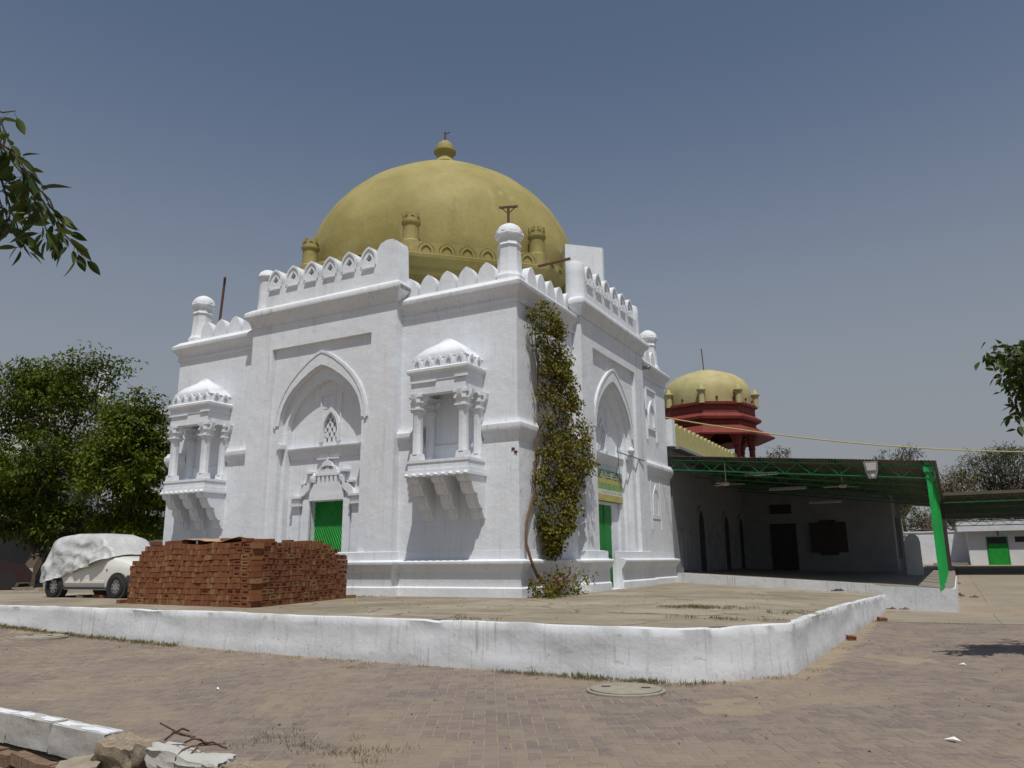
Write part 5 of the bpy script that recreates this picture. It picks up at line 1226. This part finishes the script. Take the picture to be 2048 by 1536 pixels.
# near overhanging branch, top left: every leaf is an object
def leaf_mesh(name,mat,L=.11,W_=.05):
    b=MB(); n=6; vs=[]; fs=[]
    for i in range(n+1):
        t=i/n; w_=W_*.5*math.sin(math.pi*min(1,t**.8))*(1.0 if t<.9 else .6) if 0<i<n else 0; z=-.02*L*8*t*t*.4
        vs+=[(t*L,-w_,z+w_*.35),(t*L,0,z),(t*L,w_,z+w_*.35)]
    for i in range(n):
        for k in (0,1): fs.append((i*3+k,(i+1)*3+k,(i+1)*3+k+1,i*3+k+1))
    b.add(vs,fs,0); b.add([(-.03,-.0012,.004),(-.03,.0012,.004),(0,.0016,0),(0,-.0016,0)],[(0,1,2,3)],0)
    me=b.mesh(name,mat,60,False); return me
def near_branch():
    random.seed(17); D=4.2; t=thing('fig_tree',(2.2,-14.9,-.3),'fig tree branch with hanging pointed leaves at the upper left edge','tree')
    o=Vector((2.2,-14.9,-.3)); b=MB(); limb(b,o,o+Vector((.1,.1,4.0)),.16,.11,.2); b.build('trunk','bark',t)
    lm=[leaf_mesh('leaf','leaf_near',.105,.042),leaf_mesh('leaf','leaf_near',.09,.03),leaf_mesh('leaf','leaf_near',.12,.05)]
    st=o+Vector((.1,.1,3.9)); cnt=0
    br=[[(-120,215),(-20,260),(30,330),(75,385),(105,432),(130,470),(165,512)],[(-60,230),(0,240),(20,285),(45,345),(55,400)],[(-60,300),(0,350),(15,400),(30,440),(42,475),(50,500)],[(-40,260),(20,300),(60,350),(70,400),(85,440),(98,475)],[(-80,200),(-20,215),(5,225),(30,222)],[(-60,330),(-10,370),(5,420),(8,450)],[(45,345),(75,375),(100,400),(120,450),(122,480)]]
    for bi,pp in enumerate(br):
        dd=D+random.uniform(-.25,.25); pts=[A(x,y,dd+.05*k*random.uniform(-.5,.5)) for k,(x,y) in enumerate(pp)]
        b=MB(); b.tube(([st] if bi==0 else [])+pts,([.05] if bi==0 else [])+[.007-.0055*k/len(pts) for k in range(len(pts))],6); b.build('limb' if bi==0 else 'twig','bark',t)
        n=46 if bi in (0,3) else 30
        if bi==4: n=9
        if bi==6: n=18
        for i in range(n):
            s=(i+random.random())/n*(len(pts)-1); k=min(int(s),len(pts)-2); p=pts[k].lerp(pts[k+1],s-k)
            if pix(p)[0]<-35: continue
            side=random.choice((-1,1)); out=rt*side*random.uniform(.2,1.0)+up*random.uniform(-1.1,.15)+fw*random.uniform(-.7,.5); out.normalize()
            if random.random()<.6: out=(out+Vector((0,0,-.8))).normalized()
            nr=Vector((random.gauss(0,.6),random.gauss(0,.6),.8)); zz=(nr-out*nr.dot(out)).normalized(); yy=zz.cross(out)
            M=Matrix((out,yy,zz)).transposed(); p2=p+out*.035
            inst('leaf',random.choice(lm),t,p2,0,M.to_euler(),(random.uniform(.8,1.25),)*3); cnt+=1
near_branch()
def right_tree():
    random.seed(29); base=(13.6,-4.4,-.02); t=thing('broadleaf_tree',base,'dark leafed tree branch reaching in from the right edge','tree')
    b=MB(); top=Vector((13.2,-4.3,2.6)); limb(b,base,top,.22,.15,.2); b.build('trunk','bark',t)
    lm=[leaf_mesh('leaf','leaf_near',.19,.085),leaf_mesh('leaf','leaf_near',.16,.07)]
    D=11.4
    tips=[(1978,712),(1985,720),(2005,712),(1995,705),(2020,700),(2045,698),(2035,720),(2050,745),(2020,735),(2000,725),(2030,760),(2050,780),(2035,790),(2048,810),(2030,845),(2042,835),(2010,762),(2056,720)]
    for i,(x,y) in enumerate(tips):
        e=A(x,y,D+random.uniform(-.4,.4)); b=MB(); s=A(2110,740+random.uniform(-30,40),D+.2); b.tube([s,(s+e)/2+Vector((0,0,.1)),e],[.02,.012,.004],5); b.build('twig','bark',t)
        for k in range(18):
            p=e+(s-e)*random.random()**1.6*.45+Vector((random.gauss(0,.07),random.gauss(0,.12),random.gauss(0,.07)))
            out=(rt*random.uniform(-1,.5)+Vector((0,0,random.uniform(-1.2,.2)))+fw*random.uniform(-.8,.5)).normalized(); nr=Vector((random.gauss(0,.6),random.gauss(0,.6),.8)); zz=(nr-out*nr.dot(out)).normalized(); yy=zz.cross(out); M=Matrix((out,yy,zz)).transposed()
            inst('leaf',random.choice(lm),t,p,0,M.to_euler(),(random.uniform(.75,1.1),)*3)
    b=MB(); limb(b,top,A(2110,740,D),.09,.03,.3); b.build('limb','bark',t)
    lv=MB()
    for c,r in ((A(2085,755,D+.3),V3(.36,.5,.42)),(A(2110,720,D+.2),V3(.45,.5,.3)),(A(2190,730,D),V3(.75,.9,.65)),(A(2300,640,D),V3(1.3,1.4,1.1)),(A(2330,800,D),V3(1.2,1.3,.9)),(A(2480,700,11),V3(1.3,1.3,1.3)),(Vector((11.9,-6.9,3.7)),V3(1.0,1.0,.6))):
        for i in range(120):
            u=Vector((random.gauss(0,1),random.gauss(0,1),random.gauss(0,1))).normalized()*random.random()**.4; p=c+Vector((u.x*r.x,u.y*r.y,u.z*r.z))
            for k in range(9):
                q=p+Vector((random.gauss(0,.12),random.gauss(0,.12),random.gauss(0,.1))); L=random.uniform(.11,.17); lv.leaf(q,Vector((random.gauss(0,1),random.gauss(0,1),random.gauss(-.6,.6))),Vector((random.gauss(0,.5),random.gauss(0,.5),1)),L,L*.42)
    stuff(lv.build('crown','leaf_near',t,0,False))
    for c in (A(2190,730,D),A(2300,640,D),A(2330,800,D),Vector((11.9,-6.9,3.7))):
        b=MB(); limb(b,top,c,.07,.02,.4); b.build('limb','bark',t)
right_tree()
# ---------------------------------------------------------------- kerb and rubble in the foreground
def rock(size,seed,rough=.12,sub=3):
    bm=bmesh.new(); bmesh.ops.create_cube(bm,size=1); bmesh.ops.subdivide_edges(bm,edges=bm.edges[:],cuts=sub,use_grid_fill=True)
    for v in bm.verts:
        p=v.co*2.6+Vector((seed*3.1,seed*1.7,0)); d=noise.noise_vector(p)*rough*.5+noise.noise_vector(p*2.7)*rough*.25; v.co=Vector((v.co.x*size[0],v.co.y*size[1],v.co.z*size[2]))+Vector((d.x*size[0]**.5*.4,d.y*size[1]**.5*.4,d.z*size[2]**.5*.4))
    vs=[tuple(v.co) for v in bm.verts]; bm.verts.index_update(); fs=[tuple(v.index for v in f.verts) for f in bm.faces]; bm.free(); m=MB(); m.add(vs,fs); return m
def kerb():
    ka=[(-5.5,-2.2),(-2.2,-.75),(-.74,.62),(.63,1.42),(1.43,2.30)]
    for i,(x0,x1) in enumerate(ka):
        xc=(x0+x1)/2; yc=(kerb_y(x0)+kerb_y(x1))/2-.10; a=math.atan2(kerb_y(x1)-kerb_y(x0),x1-x0)
        m=rock((x1-x0-.012,.17,.25),i+3,.09,9); o=m.build('kerb_stone','kerb_white',None,50,False); o.location=(xc,yc,-.05+.008*(i%2)); o.rotation_euler=(random.uniform(-.02,.02),0,a)
        tag(o,['long whitewashed kerb stone running out of frame, farthest left','whitewashed kerb stone at the left edge of the frame','whitewashed kerb stone left of the cracked joint','short whitewashed kerb stone in the middle of the kerb','last whitewashed kerb stone before the broken block'][i],'kerb stone','whitewashed kerb stones at the lower left')
        q=MB(); L=x1-x0-.06; n=14; vs=[]
        for k in range(n+1):
            u=-L/2+L*k/n; vs+=[(u,-.055+.02*nz(u*6,i,1),.127),(u,.05+.02*nz(u*6,i,2),.127)]
        q.add(vs,[(2*k,2*k+2,2*k+3,2*k+1) for k in range(n)]); pm_=q.build('paint_stripe','whitewash',o,0,False,local=True)
    # painted stripe worn on top of the stones is part of the whitewash; brick course below the kerb
    rb=thing('kerb_brick_row',(.6,-11.8,-.3),'row of weathered bricks laid along the foot of the kerb','brick row')
    for k in range(14):
        x=-.9+k*.235; m=rock((.225,.115,.10),k,.05,2); mm=m.mesh('brick','old_brick',40,False); inst('brick',mm,rb,(x,kerb_y(x)-.30+random.gauss(0,.012),-.235+random.gauss(0,.006)),0,(random.gauss(0,.05),random.gauss(0,.04),-.08+random.gauss(0,.05)))
    m=rock((.42,.26,.30),41,.34,8); o=m.build('broken_block','rubble',None,40,False); o.location=(2.56,-11.74,-.10); o.rotation_euler=(.12,.10,.05); tag(o,'broken concrete kerb block with rough exposed end','concrete block')
    m=rock((.36,.22,.20),44,.3,5); o=m.build('concrete_chunk','concrete',None,40,False); o.location=(2.28,-11.92,-.20); o.rotation_euler=(.3,-.2,.6); tag(o,'small concrete chunk wedged under the broken kerb block','concrete chunk')
    m=rock((.80,.20,.20),52,.40,9); o=m.build('broken_kerb','kerb_white',None,40,False); o.location=(3.34,-11.76,-.06); o.rotation_euler=(.03,.03,-.08); tag(o,'crumbling kerb piece with rusty rods lying on it','kerb stone')
    m=rock((.95,.22,.17),57,.45,9); o=m.build('broken_kerb','rubble',None,40,False); o.location=(4.28,-11.84,-.08); o.rotation_euler=(.02,.03,-.10); tag(o,'crumbling kerb piece cut off by the bottom edge','kerb stone')
    r=thing('rusty_rods',(3.2,-11.8,.06),'tangle of bent rusty reinforcement rods on the broken kerb','rods')
    Z=lambda x,y,z:tuple(onp(x,y,2,z))
    for pts in ([(320,1446,.22),(350,1462,.16),(385,1475,.12),(415,1486,.10)],[(330,1480,.08),(345,1468,.14),(365,1457,.20),(378,1462,.17)],[(350,1535,-.05),(352,1515,.02),(365,1500,.06),(385,1492,.08),(410,1490,.08),(440,1488,.07)],[(365,1536,-.06),(368,1520,0),(385,1505,.05),(395,1495,.07)],[(370,1485,.08),(385,1478,.13),(400,1478,.13),(408,1485,.09),(395,1490,.07)],[(400,1490,.07),(425,1484,.11),(445,1494,.06),(455,1496,.05)],[(345,1464,.16),(365,1470,.13),(390,1474,.12)]):
        b=MB(); P=[Vector(Z(*p)) for p in pts]; sm=[]
        for i in range(len(P)-1):
            for k in range(4): sm.append(P[i].lerp(P[i+1],k/4))
        sm.append(P[-1]); b.tube(sm,.0075,6); b.build('rod','rust',r)
    cr=MB()
    for i in range(60):
        random.seed(200+i); x=random.uniform(1.6,5.2); m=rock((random.uniform(.03,.10),)*3,80+i,.3,2); M=Matrix.Translation((x,kerb_y(x)-random.uniform(.15,.7),-.28+random.uniform(0,.03)))@Matrix.Rotation(random.random()*3,4,'X'); cr.add([M@Vector(v) for v in m.v],m.f)
    tag(stuff(cr.build('concrete_crumbs','rubble',None,40,False)),'scattered crumbs of broken concrete below the broken kerb','rubble')
kerb()
def scars():
    random.seed(91)
    for i,(z,h) in enumerate(((4.14,.16),(3.93,.2),(3.70,.12),(3.05,.22),(2.72,.14))):
        m=rock((random.uniform(.10,.17),random.uniform(.10,.16),h),i+300,.35,3)
        M=Matrix.Translation((-.035+random.uniform(-.02,.0),.04+random.uniform(-.01,.02),z)); q=MB(); q.add([M@Vector(v) for v in m.v],m.f); q.build('plaster_scar','whitewash_rough',TOMB,40,False)
    for i,(z,dx) in enumerate(((4.06,-.07),(3.98,.0))):
        m=rock((.08,.05,.06),i+330,.4,3); M=Matrix.Translation((dx-.04,-.025,z)); q=MB(); q.add([M@Vector(v) for v in m.v],m.f); q.build('plaster_hole','rust',TOMB,40,False)
scars()
# worn paint strip on the ground beside the kerb
b=MB()
for x0,x1 in ((.35,.75),(.95,1.25),(1.45,1.95)):
    b=MB(); b.add([(x0,kerb_y(x0)+.16,.006),(x1,kerb_y(x1)+.15,.006),(x1+.02,kerb_y(x1)+.20,.006),(x0+.03,kerb_y(x0)+.20,.006)],[(0,1,2,3)]); o=b.build('paint_mark','whitewash_rough',GR,0)
# manhole covers
for (x,y,r,lab) in ((5.27,-7.42,.40,'round cement manhole cover near the corner of the terrace'),(-6.6,-6.95,.42,'dusty round manhole cover at the left, half buried')):
    z=gz(x,y); t=thing('manhole_cover',(x,y,z),lab,'manhole cover'); b=MB(); b.lathe([(r*1.12,-.03),(r*1.12,.022),(r*1.04,.03),(r*1.03,.02)],(x,y,z),36,caps=True); b.build('ring','cement_cover',t)
    b=MB(); b.lathe([(r*1.0,.0),(r*1.0,.038),(r*.97,.044),(0,.046)],(x,y,z),36,caps=False); b.build('lid','cement_cover',t)
    for s in (-1,1):
        b=MB(); b.obox((x+s*r*.55,y+s*.05,z+.05),(.10,.022,.012),.4); b.build('lift_handle','rust',t,0)
# sandals
def sandal(x,y,z,rz,mat,label,group=None):
    t=thing('sandal',(x,y,z),label,'sandal','sandals left around the canopy',rz)
    b=MB(); ol=[(-.13,-.035),(-.10,-.045),(0,-.035),(.07,-.048),(.12,-.035),(.135,0),(.12,.035),(.07,.048),(0,.035),(-.10,.045),(-.13,.035)]
    b.prism(ol,lambda p,q,h:(p,q,h),0,.022); b.build('sole',mat,t,30,True,local=True)
    for s in (-1,1):
        b=MB(); b.tube([(.075,0,.02),(.03,s*.03,.055),(-.02,s*.042,.02)],.012,6); b.build('strap',mat,t,40,True,local=True)
p=onp(1672,1183,2,.53)
sandal(p.x,p.y,.545,.4,'sandal_dark','black sandal alone on the terrace near the riser wall'); sandal(p.x+.09,p.y+.12,.545,.7,'sandal_dark','second black sandal just behind the first on the terrace')
for px,py,rz,mat,lab in ((1785,1217,.2,'sandal_brown','left brown sandal on the paving below the riser wall'),(1810,1218,.1,'sandal_brown','right brown sandal on the paving below the riser wall')):
    p=onp(px,py,2,.02); sandal(p.x,min(p.y,8.9),.03,rz,mat,lab)
for px,py,yy,rz,mat,lab in ((1917,1185,14.5,.9,'sandal_dark','dark red sandal upright near the green posts'),(1948,1193,13.5,.1,'sandal_red','red sandal lying farthest right on the concrete apron'),(1915,1165,20.5,.3,'sandal_brown','brown sandal farthest back on the concrete apron'),(1922,1190,13.9,.5,'sandal_red','small red sandal beside the dark one near the posts')):
    p=onp(px,py,1,yy); sandal(p.x,yy,gz(p.x,yy)+.025,rz,mat,lab)
# brick pieces and litter
for (px,py,s,mat,lab) in ((1703,1277,.15,'brick','red half brick on the paving beside the terrace wall'),(1764,1237,.2,'brick','orange broken brick at the far end of the terrace wall')):
    p=onp(px,py,2,.03); m=rock((s,s*.6,s*.5),int(px),.15,3); o=m.build('broken_brick',mat,None,40,False); o.location=(p.x,p.y,gz(p.x,p.y)+.04); o.rotation_euler=(.2,.1,.6); tag(o,lab,'brick')
for (px,py,L,lab) in ((1905,1481,.13,'white paper scrap on the paving at lower right'),(435,1379,.09,'white paper scrap on the paving left of centre'),(1925,1330,.1,'small white scrap near the tree shadow at right')):
    p=onp(px,py,2,.01); b=MB(); b.add([(-.5,-.12,.0),(.2,-.2,.015),(.5,.1,.004),(.1,.05,.03),(-.3,.22,.006)],[(0,1,3,4),(1,2,3)]); b.v=[(x*L,y*L,z) for x,y,z in b.v]; o=b.build('paper_scrap','paper',None,0,False); o.location=(p.x,p.y,gz(p.x,p.y)+.012); o.rotation_euler=(0,0,-.5); tag(o,lab,'paper')
# ---------------------------------------------------------------- dry grass and weeds (uncountable)
def grass():
    random.seed(77); b=MB()
    def tuft(x,y,z,n,h,sp):
        for i in range(n):
            p=Vector((x+random.gauss(0,sp),y+random.gauss(0,sp),z)); d=Vector((random.gauss(0,.5),random.gauss(0,.5),1)); L=h*random.uniform(.5,1.2); b.leaf(p,d,Vector((random.gauss(0,1),random.gauss(0,1),.1)),L,L*.12)
    def along(p0,p1,n,h,off,k=14):
        for i in range(n):
            t=random.random(); x=p0[0]+(p1[0]-p0[0])*t; y=p0[1]+(p1[1]-p0[1])*t-abs(random.gauss(off,.08)); tuft(x,y,gz(x,y),k,h*random.uniform(.5,1.2),.05)
    along((3.2,-6.62),(5.7,-6.72),120,.07,.03); along((-9.5,-6.3),(-3.5,-6.3),200,.08,.10); along((-3.5,-6.35),(3.2,-6.6),60,.05,.10,10); along((5.7,-6.7),(6.2,-6.3),14,.06,.05)
    for px,py,n in ((1390,1217,26),(1420,1240,12),(1420,1216,14),(1575,1229,10),(1400,1218,20),(925,1240,5),(715,1195,8)):
        p=onp(px,py,2,HP); 
        for i in range(n): tuft(p.x+random.gauss(0,.35),p.y+random.gauss(0,.12),HP+.0,14,.07,.05)
    for px,py,n in ((1750,1242,22),(1800,1240,14),(1900,1246,12),(1660,1296,8),(1550,1350,18),(1520,1356,14),(1590,1340,10),(1200,1375,12),(1330,1390,8),(870,1325,10),(700,1335,8),(80,1285,10),(270,1300,6),(760,1500,10),(540,1470,10),(640,1500,16),(700,1520,14),(560,1490,12)):
        p=onp(px,py,2,0)
        for i in range(n):
            x,y=p.x+random.gauss(0,.22),p.y+random.gauss(0,.14)
            if y<kerb_y(x)+.1: continue
            tuft(x,y,gz(x,y)-.003,10,.045,.05)
    for i in range(160):
        x=random.uniform(-3,12); y=random.uniform(-11,-4)
        if in_poly(x,y,TPOLY) or y<kerb_y(x)+.2: continue
        tuft(x,y,gz(x,y),5,.03,.03)
    for px,py in ((1290,1170),(1300,1172)):
        p=onp(px,py,2,HP); tuft(p.x,p.y,HP,30,.1,.1)
    o=stuff(b.build('dry_grass','grass',None,0,False)); tag(o,'patches of short dry grass along the walls and between the pavers','grass')
    random.seed(5); m=MB()
    for i in range(520):
        x=random.uniform(-8,11); y=random.uniform(-11.3,4)
        if in_poly(x,y,TPOLY) or y<kerb_y(x)+.2: continue
        s=random.uniform(.006,.022); m.obox((x,y,gz(x,y)+.006),(s*1.5,s,s*.7),random.random()*3,random.random(),random.random())
    for i in range(160):
        x=random.uniform(-3,6.3); y=random.uniform(-6.1,8); 
        if x<.7 and y>-.6: continue
        if y>4 : continue
        s=random.uniform(.008,.03); m.obox((x,y,HP+.006),(s*1.6,s,s*.5),random.random()*3)
    o=stuff(m.build('pebble_litter','rubble',None,0)); tag(o,'scattered tiny pebbles and crumbs on paving and terrace','pebbles')
grass()
